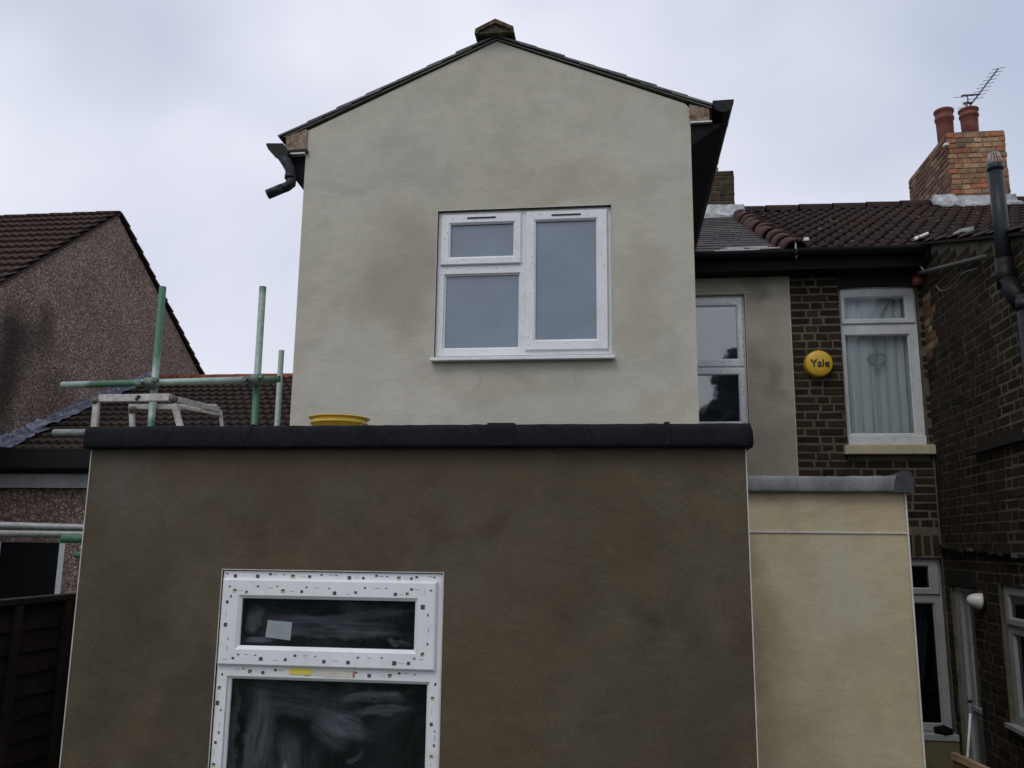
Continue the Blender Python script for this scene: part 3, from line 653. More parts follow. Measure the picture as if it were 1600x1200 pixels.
# roof deck and slates of the outrigger
def slope_roof(e, a, y0, y1, n_rows, parent, nm='slate', deck=None):
    """e, a = (x,z) at eaves and at the apex"""
    e, a = Vector((e[0], 0, e[1])), Vector((a[0], 0, a[1])); d = a - e; L = d.length; d.normalize(); nrm = Vector((-d.z, 0, d.x)) if d.x > 0 else Vector((d.z, 0, -d.x))
    ang = math.atan2(d.z, d.x); g = L / n_rows; w = .30
    meshes = []
    for j in range(4):
        b = BM(); rr = random.Random(j)
        v = box(b, -.02, g + .09, .001, w - .003, 0, .014)
        for q in v: q.co += Vector((rr.uniform(-.006, .006) if q.co.x < 0 else 0, 0, rr.uniform(-.001, .002)))
        bmesh.ops.recalc_face_normals(b, faces=b.faces[:]); me = bpy.data.meshes.new(nm); b.to_mesh(me); b.free(); me.materials.append(deck or M_slate_dark); meshes.append(me)
    k = 0
    for i in range(n_rows):
        y = y0 - (w / 2 if i % 2 else 0) * 0
        cut = (w / 2) if i % 2 else 0
        yy = y0
        while yy < y1:
            o = bpy.data.objects.new(nm, meshes[k % 4]); k += 1
            base = e + d * (g * i) + nrm * .004
            ry = Matrix.Rotation(-(ang if d.x > 0 else ang), 4, 'Y')
            tilt = Matrix.Rotation(.028 + random.uniform(-.004, .006), 4, 'Y')
            Sc = Matrix.Diagonal((1, (.5 if (yy == y0 and i % 2) else 1), 1 if d.x > 0 else -1, 1))
            place(o, parent, Matrix.Translation(base + Vector((0, yy + random.uniform(-.004, .002) * (yy == y0), 0))) @ ry @ Matrix.Rotation((.030 if d.x > 0 else -.030) + random.uniform(-.004, .004), 4, 'Y') @ Sc)
            yy += w * (.5 if (yy == y0 and i % 2) else 1)
rf = None
bm = BM(); prism(bm, [(-2.30, 5.097), (.630, 5.155), (-.815, 5.752)], 'y', 5.43, 8.6); rf = obj('roof', bm, M_soffit, hs_)
bm = BM(); prism(bm, [(-2.305, 5.098), (-.815, 5.752), (-.815, 5.760), (-2.328, 5.0985)], 'y', 5.386, 5.44); prism(bm, [(-.8145, 5.752), (.630, 5.157), (.650, 5.1585), (-.8145, 5.760)], 'y', 5.386, 5.44)
obj('verge_undercloak', bm, M_verge, rf)
slope_roof((-2.34, 5.100), (-.86, 5.756), 5.378, 8.3, 7, rf)
slope_roof((.665, 5.158), (-.77, 5.756), 5.378, 8.3, 7, rf)
# ridge cappings, two planes meeting
for k in range(7):
    y0 = 5.32 + k * .45
    bm = BM(); prism(bm, [(-.960, 5.765), (-.955, 5.803), (-.822, 5.868), (-.812, 5.868), (-.690, 5.803), (-.686, 5.757), (-.705, 5.757), (-.712, 5.785), (-.815, 5.838), (-.935, 5.785), (-.940, 5.765)], 'y', y0, y0 + .445)
    if k == 0: obj('ridge_tile', bm, M_lichen, rf)
    else: obj('ridge_tile', bm, M_slate_dark, rf)
bm = rough_block(0, 0, 5.336, 5.5, 0, 0, [(-.935, 5.772), (-.712, 5.772), (-.712, 5.784), (-.815, 5.834), (-.935, 5.784)]); obj('ridge_mortar', bm, M_lichen, rf)
# upper window
GL_TL = (-1.110, -.685, 4.185, 4.412); GL_BL = (-1.150, -.636, 3.553, 4.070); GL_R = (-.533, -.135, 3.606, 4.415)
SH_TL = ((-1.175, -.632, 4.128, 4.482), GL_TL); SH_R = ((-.600, -.060, 3.535, 4.486), GL_R)
wu = window(hs_, (WU[0] + .002, WU[1] - .002, WU[2] + .020, WU[3] - .006), [GL_BL], [SH_TL, SH_R], 5.426, .06, M_upvc, M_obscure, label='white plastic upper floor window of three obscure lights with two vent slots')
ys = 5.426 - .018
marks('tape_print', wu, [(-1.165, -.64, 4.42, 4.476, ys), (-1.165, -.64, 4.135, 4.178, ys), (-1.17, -1.118, 4.14, 4.47, ys), (-.678, -.638, 4.14, 4.47, ys), (-.595, -.54, 3.55, 4.47, ys), (-.128, -.066, 3.55, 4.47, ys), (-.59, -.07, 4.42, 4.48, ys), (-.59, -.07, 3.545, 3.60, ys),
    (-1.19, -1.155, 3.52, 4.1, 5.426), (-1.15, -.64, 4.08, 4.12, 5.426), (-.632, -.602, 3.55, 4.4, 5.426)], None, False, 8)
for (a, b) in ((-.998, -.803), (-.428, -.235)):
    bm = BM(); box(bm, a, b, ys - .004, ys + .001, 4.449, 4.459); obj('vent_slot', bm, M_print, wu)
bm = BM(); box(bm, -1.212, -.020, 5.345, 5.45, 3.462, 3.486); bevel(bm, .003, 1); obj('sill', bm, M_upvc, wu)
beads(hs_, WU, 5.40, w=.006)
room(hs_, WU, 5.66, .5)
# gutters of the outrigger
def half_gutter(path_y0, path_y1, cx, cz, r, parent, name='gutter'):
    bm = BM(); n = 12; prof = []
    for k in range(n + 1):
        a = math.pi + math.pi * k / n; prof.append((cx + r * math.cos(a), cz + r * math.sin(a)))
    prof += [(cx + (r - .005) * math.cos(math.pi + math.pi * k / n), cz + (r - .005) * math.sin(math.pi + math.pi * k / n)) for k in range(n, -1, -1)]
    prism(bm, prof, 'y', path_y0, path_y1)
    return obj(name, bm, M_black, parent)
gt = half_gutter(5.345, 8.15, .703, 5.165, .067, hs_)
bm = BM(); prism(bm, [(.636, 5.176)] + [(.703 + .068 * math.cos(math.pi + math.pi * k / 14), 5.168 + .075 * math.sin(math.pi + math.pi * k / 14)) for k in range(15)] + [(.772, 5.178)], 'y', 5.325, 5.346); obj('end_cap', bm, M_black, gt)
for y in (5.6, 6.2, 6.8, 7.4):
    bm = BM(); prism(bm, [(.703 + .069 * math.cos(math.pi + math.pi * k / 10), 5.165 + .069 * math.sin(math.pi + math.pi * k / 10)) for k in range(11)], 'y', y, y + .035); obj('union_clip', bm, M_black, gt)
gl = half_gutter(5.40, 8.15, -2.345, 5.02, .058, hs_)
# hopper outlet, swan neck and open shoe at the left corner
bm = BM()
prism(bm, [(-2.423, 5.033), (-2.300, 5.027), (-2.285, 5.00), (-2.255, 4.97), (-2.257, 4.88), (-2.285, 4.87), (-2.335, 4.925), (-2.372, 4.948), (-2.385, 4.965), (-2.405, 4.985), (-2.423, 5.020)], 'y', 5.335, 5.398)
bevel(bm, .006, 2); obj('outlet', bm, M_black, gl)
bm = BM(); tube(bm, [(-2.300, 5.365, 4.93), (-2.272, 5.365, 4.890), (-2.246, 5.365, 4.84), (-2.240, 5.365, 4.79), (-2.243, 5.365, 4.765)], [.038, .038, .036, .034, .034], 16)
tube(bm, [(-2.241, 5.365, 4.800), (-2.241, 5.365, 4.770)], [.040, .040], 16); tube(bm, [(-2.236, 5.365, 4.775), (-2.236, 5.365, 4.735), (-2.262, 5.362, 4.712), (-2.30, 5.36, 4.698)], [.036, .036, .034, .034], 16); obj('downpipe', bm, M_pipe, gl)
bm = BM(); hollow(bm, (-2.290, 5.36, 4.702), (-2.395, 5.352, 4.656), .034, .004, 18); obj('pipe_shoe', bm, M_pipe, gl)
# rear strip of the same house with the narrow window
WS = (.20, 1.214, 3.36, 4.690)
bm = slab(BM(), .496, 1.632, 0, 4.93, 8.20, 8.40, [(.55, WS[1], WS[2], WS[3])]); obj('rear_wall', bm, M_strip, hs_)
bm = BM(); box(bm, 1.629, 1.637, 8.194, 8.25, 2.3, 4.88); obj('corner_bead', bm, M_bead, hs_)
bm = BM(); box(bm, .52, 1.26, 8.188, 8.21, 4.697, 4.706); box(bm, 1.216, 1.222, 8.192, 8.21, 3.36, 4.69); obj('render_bead', bm, M_bead, hs_)
ws = window(hs_, (.552, 1.212, 3.362, 4.688), [], [((.575, 1.196, 3.99, 4.668), (.66, 1.135, 4.065, 4.588)), ((.575, 1.196, 3.38, 3.972), (.66, 1.135, 3.46, 3.908))], 8.245, .06, M_upvc, [M_mirror, M_mirror], label='tall narrow white window reflecting sky and a tree, partly behind the gable wall')
yq = 8.245 - .018
bm = BM()
rr = random.Random(3)
for k in range(70):
    z = rr.uniform(3.42, 4.65); x = rr.choice((1.15, 1.188, 1.17)) + rr.uniform(-.003, .003); s = rr.uniform(.004, .008)
    box(bm, x, x + s, yq - .0012, yq - .0004, z, z + s)
for k in range(26):
    x = rr.uniform(.7, 1.18); z = rr.choice((4.61, 4.65, 4.02, 3.94)); s = rr.uniform(.004, .008)
    box(bm, x, x + s, yq - .0012, yq - .0004, z, z + s)
obj('tape_print', bm, M_mark, ws, kind='stuff')
room(hs_, (.552, 1.212, 3.362, 4.688), 8.42, .4)

# ------------------------------------------------------------------ main rear roof slope: slates of our house, tiles of the neighbour
PIT = math.atan(.495); EY, EZ = 8.00, 5.025      # eaves line
RY, RZ = 12.03, 7.03
def on_slope(x, s, lift=0.0):   # s = metres up the slope from the eaves
    return Vector((x, EY + s * math.cos(PIT) - lift * math.sin(PIT), EZ + s * math.sin(PIT) + lift * math.cos(PIT)))
LS = math.hypot(RY - EY, RZ - EZ)
bm = BM(); prism(bm, [(EY, EZ - .03), (RY, RZ - .03), (16.2, EZ - .03)], 'x', -2.1, 1.64); mr_ = obj('main_roof', bm, M_soffit, hs_)
sm = []
for j in range(5):
    b = BM(); w = .255; v = box(b, .002, w - .002, 0, .30, 0, .007)
    rq = random.Random(j + 20)
    for q in v:
        if q.co.y < .01: q.co += Vector((0, rq.uniform(-.006, .006), rq.uniform(0, .004)))
    bmesh.ops.recalc_face_normals(b, faces=b.faces[:]); me = bpy.data.meshes.new('slate'); b.to_mesh(me); b.free(); me.materials.append(M_slate); sm.append(me)
gauge = .205; i = 0; k = 0
while i * gauge < LS - .1:
    x = .40 + (.127 if i % 2 else 0)
    while x < 1.52:
        o = bpy.data.objects.new('slate', sm[k % 5]); k += 1
        Mx = Matrix.Translation(on_slope(x, i * gauge - .03, .012)) @ Matrix.Rotation(PIT - .030 + random.uniform(-.008, .008), 4, 'X') @ Matrix.Rotation(random.uniform(-.02, .02), 4, 'Z')
        place(o, mr_, Mx); x += .257
    i += 1
# pale patched slates by the eaves
for (x, s, w) in ((.93, .10, .42), (1.06, .30, .40), (1.28, .21, .36), (1.0, .20, .22)):
    b = BM(); box(b, 0, w, 0, .030, 0, .010); obj('pale_slip', b, M_pale_slate, mr_, Matrix.Translation(on_slope(x, s - .05, .026)) @ Matrix.Rotation(PIT - .03, 4, 'X') @ Matrix.Rotation(.05, 4, 'Z'))
# half round party tiles running up the slope between slates and tiles
def half_round(L, r0, r1, n=9, th=.014):
    b = BM()
    A, B, C, D = [], [], [], []
    for k in range(n):
        a = math.pi * k / (n - 1) * 1.0
        A.append(b.verts.new((r0 * math.cos(a), 0, r0 * math.sin(a) * .95))); B.append(b.verts.new((r1 * math.cos(a), L, r1 * math.sin(a) * .95)))
        C.append(b.verts.new(((r0 - th) * math.cos(a), 0, (r0 - th) * math.sin(a) * .95))); D.append(b.verts.new(((r1 - th) * math.cos(a), L, (r1 - th) * math.sin(a) * .95)))
    for k in range(n - 1):
        f = b.faces.new((A[k], A[k + 1], B[k + 1], B[k])); f.smooth = True
        b.faces.new((C[k + 1], C[k], D[k], D[k + 1])); b.faces.new((A[k + 1], A[k], C[k], C[k + 1])); b.faces.new((B[k], B[k + 1], D[k + 1], D[k]))
    bmesh.ops.recalc_face_normals(b, faces=b.faces[:])
    return b
b = half_round(.42, .120, .112); me_h = bpy.data.meshes.new('party_tile'); b.to_mesh(me_h); b.free(); me_h.materials.append(M_hip)
for k in range(10):
    o = bpy.data.objects.new('party_tile', me_h)
    place(o, mr_, Matrix.Translation(on_slope(1.66 + random.uniform(-.012, .012), -.05 + k * .385, .02)) @ Matrix.Rotation(PIT - .03, 4, 'X') @ Matrix.Rotation(random.uniform(-.05, .05), 4, 'Z'))
bm = BM(); tube(bm, [(1.66, 7.93, 4.95), (1.66, 7.93, 5.12)], .009, 8); obj('hip_iron', bm, M_cage, mr_)
bm = BM(); box(bm, 1.745, 1.79, 7.95, 8.0, 5.125, 5.16); bevel(bm, .006); obj('mortar_lump', bm, M_white, mr_)

# gutters along the rear eaves
bm = BM(); box(bm, .50, 1.70, 7.90, 8.02, 5.022, 5.034) if False else None
def x_gutter(x0, x1, cy_, cz_, r, parent, m=M_black):
    bm = BM(); n = 12
    prof = [(cy_ + r * math.cos(math.pi + math.pi * k / n), cz_ + r * math.sin(math.pi + math.pi * k / n)) for k in range(n + 1)]
    prof += [(cy_ + (r - .005) * math.cos(math.pi + math.pi * k / n), cz_ + (r - .005) * math.sin(math.pi + math.pi * k / n)) for k in range(n, -1, -1)]
    prism(bm, prof, 'x', x0, x1); return obj('gutter', bm, m, parent)
x_gutter(.50, 1.655, 7.93, 5.022, .055, hs_)
bm = BM(); box(bm, .50, 1.655, 7.99, 8.03, 4.86, 5.02); box(bm, .50, 1.655, 8.031, 8.20, 4.86, 4.88); obj('fascia', bm, M_soffit, hs_)

# ------------------------------------------------------------------ NEIGHBOUR HOUSE (dark brick, right)
nb = thing('brick_house', 'dark brick terraced house on the right with brown tiled roof and tall chimneys', 'house', (3.0, 8.2, 0))
brick_count = [0, 0]
def brick_meshes(nm, L, H, D, m, seed, n=4):
    out = []
    for j in range(n):
        b = BM(); rr = random.Random(seed + j); v = box(b, 0, L, 0, D, 0, H)
        for q in v: q.co += Vector((rr.uniform(-.004, .004), rr.uniform(-.0025, .0025) if q.co.y < .001 else 0, rr.uniform(-.003, .003)))
        fr_e = [e for e in b.edges if all(q.co.y < .004 for q in e.verts)]
        bmesh.ops.bevel(b, geom=fr_e, offset=.006, segments=1, affect='EDGES')
        bmesh.ops.recalc_face_normals(b, faces=b.faces[:]); me = bpy.data.meshes.new(nm); b.to_mesh(me); b.free(); me.materials.append(m); out.append(me)
    return out
ST = brick_meshes('brick', .213, .0605, .03, M_brick, 1); HD = brick_meshes('brick', .101, .0605, .03, M_brick, 9)
STO = brick_meshes('brick', .213, .0605, .03, M_brick_orange, 1); HDO = brick_meshes('brick', .101, .0605, .03, M_brick_orange, 9)
def bond(L, H, holes=(), start=0, rows0=0.0):
    """flemish-like bond cells (u, z, length, is_header)"""
    out = []; z = rows0; r = start
    while z < H - .02:
        u = -.108 if r % 2 else 0.0; hd = bool(r % 2)
        u -= random.uniform(0, .16)
        while u < L:
            w = .103 if hd else .215
            a, b_ = max(u, 0), min(u + w, L)
            for h in holes:
                if h[2] - .045 < z < h[3] - .015:
                    if a < h[0] < b_: b_ = h[0] - .004
                    elif a < h[1] < b_: a = h[1] + .004
                    elif h[0] <= a and b_ <= h[1]: b_ = a
            if b_ - a > .03: out.append((a, z, b_ - a))
            u += w + .015; hd = not hd if random.random() > .06 else hd
        z += .0755; r += 1
    return out
def lay(cells, M, parent, detail, patch=None, depth=.0):
    """cells for which detail(u,z) are brick objects; the rest one mass"""
    rest = BM(); n = 0
    for (u, z, w) in cells:
        sel = detail(u, z)
        if sel:
            hd = w < .13; base = .101 if hd else .213
            pa = patch and patch(u + w / 2, z)
            src = (HDO if hd else STO) if pa else (HD if hd else ST)
            o = bpy.data.objects.new('brick', random.choice(src))
            place(o, parent, M @ Matrix.Translation((u, depth + random.uniform(-.002, .002), z + random.uniform(-.0015, .0015))) @ Matrix.Diagonal((w / base, 1, 1, 1))); n += 1
        else:
            box(rest, u, u + w - .004, depth + random.uniform(-.002, .002), .03, z, z + .0605)
    if rest.verts: obj('brick', rest, M_brick_i, parent, M, kind='stuff')
    return n
# rear wall: local frame x = world x from 1.64, facing -y at 8.2
MR = Matrix.Translation((1.64, 8.20, 0))
WN = (2.092, 2.800, 3.222, 4.752)        # first floor window opening, world x,z
WN2 = (2.05, 2.835, .745, 2.222)         # ground floor window
hl = [(WN[0] - 1.64, WN[1] - 1.64, WN[2] - .09, WN[3]), (WN2[0] - 1.64, WN2[1] - 1.64, WN2[2] - .06, WN2[3])]
holes_m = [(WN[0], WN[1], WN[2] - .085, WN[3]), (WN2[0], WN2[1] , WN2[2] - .05, WN2[3])]
bm = slab(BM(), 1.642, 2.86, 0, 4.98, 8.2035, 8.45, holes_m)
rw = obj('rear_wall', bm, M_mortar, nb)
cells = [c for c in bond(1.205, 4.95, hl, 0) if not (WN2[3] - .01 < c[1] < WN2[3] + .205 and c[0] > .30)]
nA = lay(cells, MR, rw, lambda u, z: z > 2.72 or (z > 2.2 and u > .5) )
# soldier course over the ground floor window
for k in range(11):
    x = 1.98 + k * .078
    o = bpy.data.objects.new('brick', HD[k % 4]); place(o, rw, Matrix.Translation((x + .066, 8.2, 2.232)) @ Matrix.Rotation(R(-90), 4, 'Y') @ Matrix.Diagonal((1.9, 1, 1, 1)))
# outrigger side wall
CA = .0384; OC = Vector((2.842, 8.2, 0)); MO = Matrix.Translation(OC) @ Matrix.Rotation(-(math.pi / 2 + CA), 4, 'Z')
DR = (.13, .66, .05, 1.985); W3 = (1.22, 2.0, 1.06, 2.05)
OUTL = 3.2
def wall_top(u): return 5.13 - .325 * u
oh = [DR, (W3[0], W3[1], W3[2] - .03, W3[3])]
bm = BM()
xs = [.0, DR[0], DR[1], W3[0], W3[1], OUTL]
slab(bm, 0.0, OUTL, 0, 4.0, .0035, .25, oh)
prism(bm, [(0, 4.0), (OUTL, 4.0), (OUTL, wall_top(OUTL)), (0, wall_top(0))], 'y', .0035, .25)
ow = obj('outrigger_wall', bm, M_mortar, nb, MO)
cells = [c for c in bond(OUTL, 5.0, oh, 1, .02) if c[1] + .07 < wall_top(c[0] + c[2]) and not (DR[3] < c[1] < DR[3] + .14 and .1 < c[0] < .75)]
def patch(u, z): return (.03 < u < .28 + .08 * math.sin(z * 40) and 4.02 < z < 4.62) or (.0 < u < .12 and 3.9 < z < 4.05)
cc = sorted(cells, key=lambda c: -( (5.0 if patch(c[0] + c[2] / 2, c[1]) else 0) + (1.0 if (2.05 < c[1] < 4.75 and c[0] < 2.15) else 0) + (c[0] * .2)))
sel = set((c[0], c[1]) for c in cc[:max(0, 290 - nA)])
lay(cells, MO, ow, lambda u, z: (u, z) in sel, patch)
# dark concrete lintel over the door, ragged string of broken tiles above it
lint = mat('dark_lintel', (.03, .026, .022), .95, .1)
bm = BM(); box(bm, .06, .78, -.004, .06, 1.99, 2.125); bevel(bm, .004, 1); obj('lintel', bm, lint, ow, MO)
M_rag = perobj_ramp('broken_tile_edge', [(0, (.02, .018, .016)), (.7, (.035, .03, .026)), (1, (.16, .15, .13))], .9, True)
bm = BM(); u = .02; rr = random.Random(4)
while u < 2.2:
    w = rr.uniform(.06, .13); z = 2.332 - .028 * u + rr.uniform(-.012, .010); d = rr.uniform(.025, .06)
    box(bm, u, u + w, -d, .02, z - rr.uniform(.015, .035), z); u += w + rr.uniform(-.01, .012) * 0 + .002
obj('tile_string', bm, M_rag, ow, MO, kind='stuff')
bm = BM(); box(bm, 1.02, 2.3, -.05, .01, 3.035, 3.07); box(bm, 1.1, 1.9, -.004, .01, 3.075, 3.14); obj('ledge', bm, lint, ow, MO)
# roof of the outrigger, following the wall head
def tile_field(parent, M, W, L, gauge, wave, amp, m, name='roof_tile', step=.016, per=6, thick=.02, lap=.03, jitter=.004):
    """overlapping courses of wavy interlocking tiles in the frame M: x along the eaves, y up the slope, z out"""
    bm = BM(); nx = int(W / wave * per); i = 0
    while i * gauge < L:
        y0, y1 = i * gauge, min((i + 1) * gauge + lap, L + lap); lo, hi = [], []; bt = []
        off = random.uniform(-.01, .01)
        for k in range(nx + 1):
            x = W * k / nx; ph = ((x + off) / wave) % 1.0
            h = amp * (math.cos(2 * math.pi * ph) ** 2 if False else max(0, math.sin(2 * math.pi * ph)) ** .7 * 1.0 - .25 * max(0, -math.sin(2 * math.pi * ph)))
            tid = int((x + off) / (wave * 2)); rj = (math.sin(tid * 12.9898 + i * 78.233) * 43758.5453) % 1.0
            yy = y0 + (rj - .5) * jitter * 2; zz = step + thick * .4 + (rj - .5) * jitter
            lo.append(bm.verts.new((x, yy, h + zz))); bt.append(bm.verts.new((x, yy + .002, h + zz - thick))); hi.append(bm.verts.new((x, y1, h)))
        for k in range(nx):
            f = bm.faces.new((lo[k], lo[k + 1], hi[k + 1], hi[k])); f.smooth = True
            bm.faces.new((bt[k], bt[k + 1], lo[k + 1], lo[k]))
        i += 1
    return obj(name, bm, m, parent, M, kind='stuff')
pit2 = math.atan(.325)
def frame(o, ex, ey):
    ex = ex.normalized(); ey = ey.normalized(); ez = ex.cross(ey).normalized(); ey = ez.cross(ex)
    return Matrix(((ex.x, ey.x, ez.x, o.x), (ex.y, ey.y, ez.y, o.y), (ex.z, ey.z, ez.z, o.z), (0, 0, 0, 1)))
uo = MO.to_3x3() @ Vector((1, 0, 0)); vo = MO.to_3x3() @ Vector((0, 1, 0))
eo = MO @ Vector((OUTL, -.06, wall_top(OUTL) + .03))
bm = BM(); prism(bm, [(0, wall_top(0) + .005), (OUTL, wall_top(OUTL) + .005), (OUTL, wall_top(OUTL) + .03), (0, wall_top(0) + .03)], 'y', -.05, 3.0); oroof = obj('outrigger_roof', bm, lint, nb, MO)
tile_field(oroof, frame(eo, vo, (-uo + Vector((0, 0, .325)))), 3.0, OUTL / math.cos(pit2), .30, .15, .03, M_tile_brown)
# white waste pipe on the side wall, falling towards the stack
bm = BM(); tube(bm, [MO @ Vector((-.02, -.04, 4.86)), MO @ Vector((.2, -.045, 4.80)), MO @ Vector((1.75, -.05, 4.43))], .021, 10); tag(obj('waste_pipe', bm, plain_wear('grey_waste_pipe', (.065, .065, .057), .6, 12, .3), None), 'thin grey waste pipe sloping across the brick side wall to the black stack', 'pipe')
# main roof of the neighbour with separate tiles
bm = BM(); prism(bm, [(EY, EZ - .05), (RY, RZ - .05), (16.2, EZ - .05)], 'x', 1.645, 7.2); nr = obj('roof', bm, M_soffit, nb)
def tile_piece(j):
    b = BM(); W, G = .29, .345 + .06; rr = random.Random(j); n = 10; lo, hi, bt = [], [], []
    for k in range(n + 1):
        x = W * k / n; ph = (k / n * 2) % 1.0 if k < n else 0
        h = .034 * (max(0, math.sin(2 * math.pi * ph)) ** .8)
        z0 = .022 + rr.uniform(-.0015, .0015)
        lo.append(b.verts.new((x, 0, h + z0))); bt.append(b.verts.new((x, .003, h + z0 - .020))); hi.append(b.verts.new((x, G, h)))
    for k in range(n):
        f = b.faces.new((lo[k], lo[k + 1], hi[k + 1], hi[k])); f.smooth = True; b.faces.new((bt[k], bt[k + 1], lo[k + 1], lo[k]))
    me = bpy.data.meshes.new('roof_tile'); b.to_mesh(me); b.free(); me.materials.append(M_pantile); return me
tp = [tile_piece(j) for j in range(4)]
TC = [bpy.data.meshes for _ in ()]
k = 0
for i in range(13):
    x = 1.72
    while x < 7.1:
        o = bpy.data.objects.new('roof_tile', tp[k % 4]); k += 1
        place(o, nr, Matrix.Translation(on_slope(x + random.uniform(-.004, .004), i * .345 - .04 + random.uniform(-.008, .008), .0)) @ Matrix.Rotation(PIT - .004 + random.uniform(-.006, .006), 4, 'X') @ Matrix.Rotation(random.uniform(-.008, .008), 4, 'Z')); x += .2915
b = half_round(.44, .13, .12, 9); me_r = bpy.data.meshes.new('ridge_tile'); b.to_mesh(me_r); b.free(); me_r.materials.append(M_pantile)
for k in range(12):
    x = 1.66 + k * .46
    o = bpy.data.objects.new('ridge_tile', me_r); place(o, nr, Matrix.Translation((x, RY, RZ - .035 + random.uniform(-.004, .004))) @ Matrix.Rotation(R(-90), 4, 'Z'))
bm = BM(); rr = random.Random(11)
for _ in range(24):
    x, s = rr.uniform(1.9, 5.6), rr.uniform(.1, LS - .1); p = on_slope(x, s, .055); r_ = rr.uniform(.006, .015)
    box(bm, p.x - r_, p.x + r_, p.y - r_ * .6, p.y + r_ * .6, p.z - .008, p.z + .004)
for _ in range(16):
    x, s = rr.uniform(.5, 1.45), rr.uniform(.2, LS - 1.5); p = on_slope(x, s, .03); r_ = rr.uniform(.006, .014)
    box(bm, p.x - r_, p.x + r_, p.y - r_ * .6, p.y + r_ * .6, p.z - .006, p.z + .004)
M_spot = perobj_ramp('lichen_spot', [(0, (.10, .09, .07)), (1, (.26, .24, .20))], .95, True)
obj('lichen', bm, M_spot, nr, kind='stuff')
x_gutter(1.66, 2.86, 7.93, 5.03, .058, nb)
bm = BM(); box(bm, 1.66, 2.86, 7.99, 8.03, 4.86, 5.02); box(bm, 1.66, 2.86, 8.031, 8.2, 4.86, 4.88); box(bm, 2.80, 2.885, 7.86, 8.02, 4.89, 5.085); obj('fascia', bm, M_soffit, nb)
# window opening, first floor
bm = BM()
n = 10
prism(bm, [(WN[0] - .01, 4.87), (WN[0] - .01, 4.752)] + [(WN[0] + (WN[1] - WN[0]) * k / n, 4.730 + .022 * math.sin(math.pi * k / n)) for k in range(n + 1)] + [(WN[1] + .01, 4.752), (WN[1] + .01, 4.87)], 'y', 8.196, 8.23); obj('arch', bm, lint, nb)
FN = (2.155, 2.694, 4.437, 4.642); FB = (2.136, 2.720, 3.335, 4.287)
wn_ = window(nb, (WN[0] + .004, WN[1] - .004, 3.245, 4.750), [FB], [((2.112, 2.780, 4.388, 4.730), FN)], 8.262, .06, M_upvc_old, M_glass, label='white framed window with pale green curtains beside the yellow alarm box')
bm = BM(); box(bm, WN[0] + .012, WN[1] - .006, 8.225, 8.261, 3.232, 3.318); bevel(bm, .004, 1); obj('sub_sill', bm, M_upvc_old, wn_)
bm = BM(); box(bm, 2.050, 2.838, 8.135, 8.30, 3.138, 3.224); bevel(bm, .006, 1); obj('stone_sill', bm, M_sill, wn_)
room(nb, (WN[0] + .01, WN[1] - .01, WN[2], WN[3] - .01), 8.452, .5)
cu = thing('curtains', 'pair of pale green pleated curtains hanging behind the window beside the alarm box', 'curtains', (2.43, 8.44, 3.3))
def curtain(x0, x1, z0, z1, y, m, name, parent, per=.085, amp=.018, pinch=None):
    bm = BM(); nx = int((x1 - x0) / .008); nz = 10; grid = []
    for j in range(nz + 1):
        z = z0 + (z1 - z0) * j / nz; row = []
        for i in range(nx + 1):
            x = x0 + (x1 - x0) * i / nx
            sx = pinch(x, z) if pinch else x
            row.append(bm.verts.new((sx, y + amp * math.sin(x / per * 6.283 + .6 * math.sin(x * 23)) * (.8 + .3 * math.sin(z * 2 + x * 9)), z)))
        grid.append(row)
    for j in range(nz):
        for i in range(nx): f = bm.faces.new((grid[j][i], grid[j][i + 1], grid[j + 1][i + 1], grid[j + 1][i])); f.smooth = True
    return obj(name, bm, m, parent)
curtain(2.11, 2.42, 3.30, 4.70, 8.385, M_curt, 'curtain', cu)
curtain(2.39, 2.80, 3.30, 4.70, 8.425, M_curt, 'curtain', cu)
# net valance swept to the sides at the top of the curtains
bm = BM(); v = [bm.verts.new(p) for p in ((2.10, 8.375, 4.32), (2.27, 8.376, 4.30), (2.20, 8.378, 4.17), (2.155, 8.375, 4.05), (2.10, 8.375, 3.98))]; bm.faces.new(v); obj('net_swag', bm, M_net, cu)
bm = BM(); v = [bm.verts.new(p) for p in ((2.30, 8.375, 4.66), (2.60, 8.376, 4.66), (2.52, 8.378, 4.52), (2.48, 8.375, 4.40), (2.36, 8.375, 4.40))]; bm.faces.new(v); obj('net_swag', bm, M_net, cu)
# wicker heart
ht = thing('heart_ornament', 'small white wicker heart hanging on a ribbon in the curtained window', 'ornament', (2.45, 8.34, 3.97))
def heart(s, rx, rz):
    x = 16 * math.sin(s) ** 3; z = 13 * math.cos(s) - 5 * math.cos(2 * s) - 2 * math.cos(3 * s) - math.cos(4 * s); return x / 16 * rx, z / 17 * rz
bm = BM()
for q in range(3):
    pts = []
    for k in range(49):
        s = 2 * math.pi * k / 48; a, c = heart(s, .078, .085); tw = 6 * s + q * 2.094
        pts.append((2.442 + a * (1 + .05 * math.cos(tw)), 8.345 + .007 * math.sin(tw), 4.055 + c * (1 + .05 * math.cos(tw)) ))
    tube(bm, pts, .0085, 6, False)
obj('wicker_ring', bm, M_heart, ht)
bm = BM(); tube(bm, [(2.440, 8.345, 4.10), (2.428, 8.345, 4.2), (2.446, 8.345, 4.285)], .0045, 6); tube(bm, [(2.445, 8.345, 4.10), (2.462, 8.345, 4.2), (2.448, 8.345, 4.285)], .0045, 6); tube(bm, [(2.445, 8.345, 4.235), (2.447, 8.345, 4.29)], .012, 8); obj('ribbon', bm, M_heart, ht)

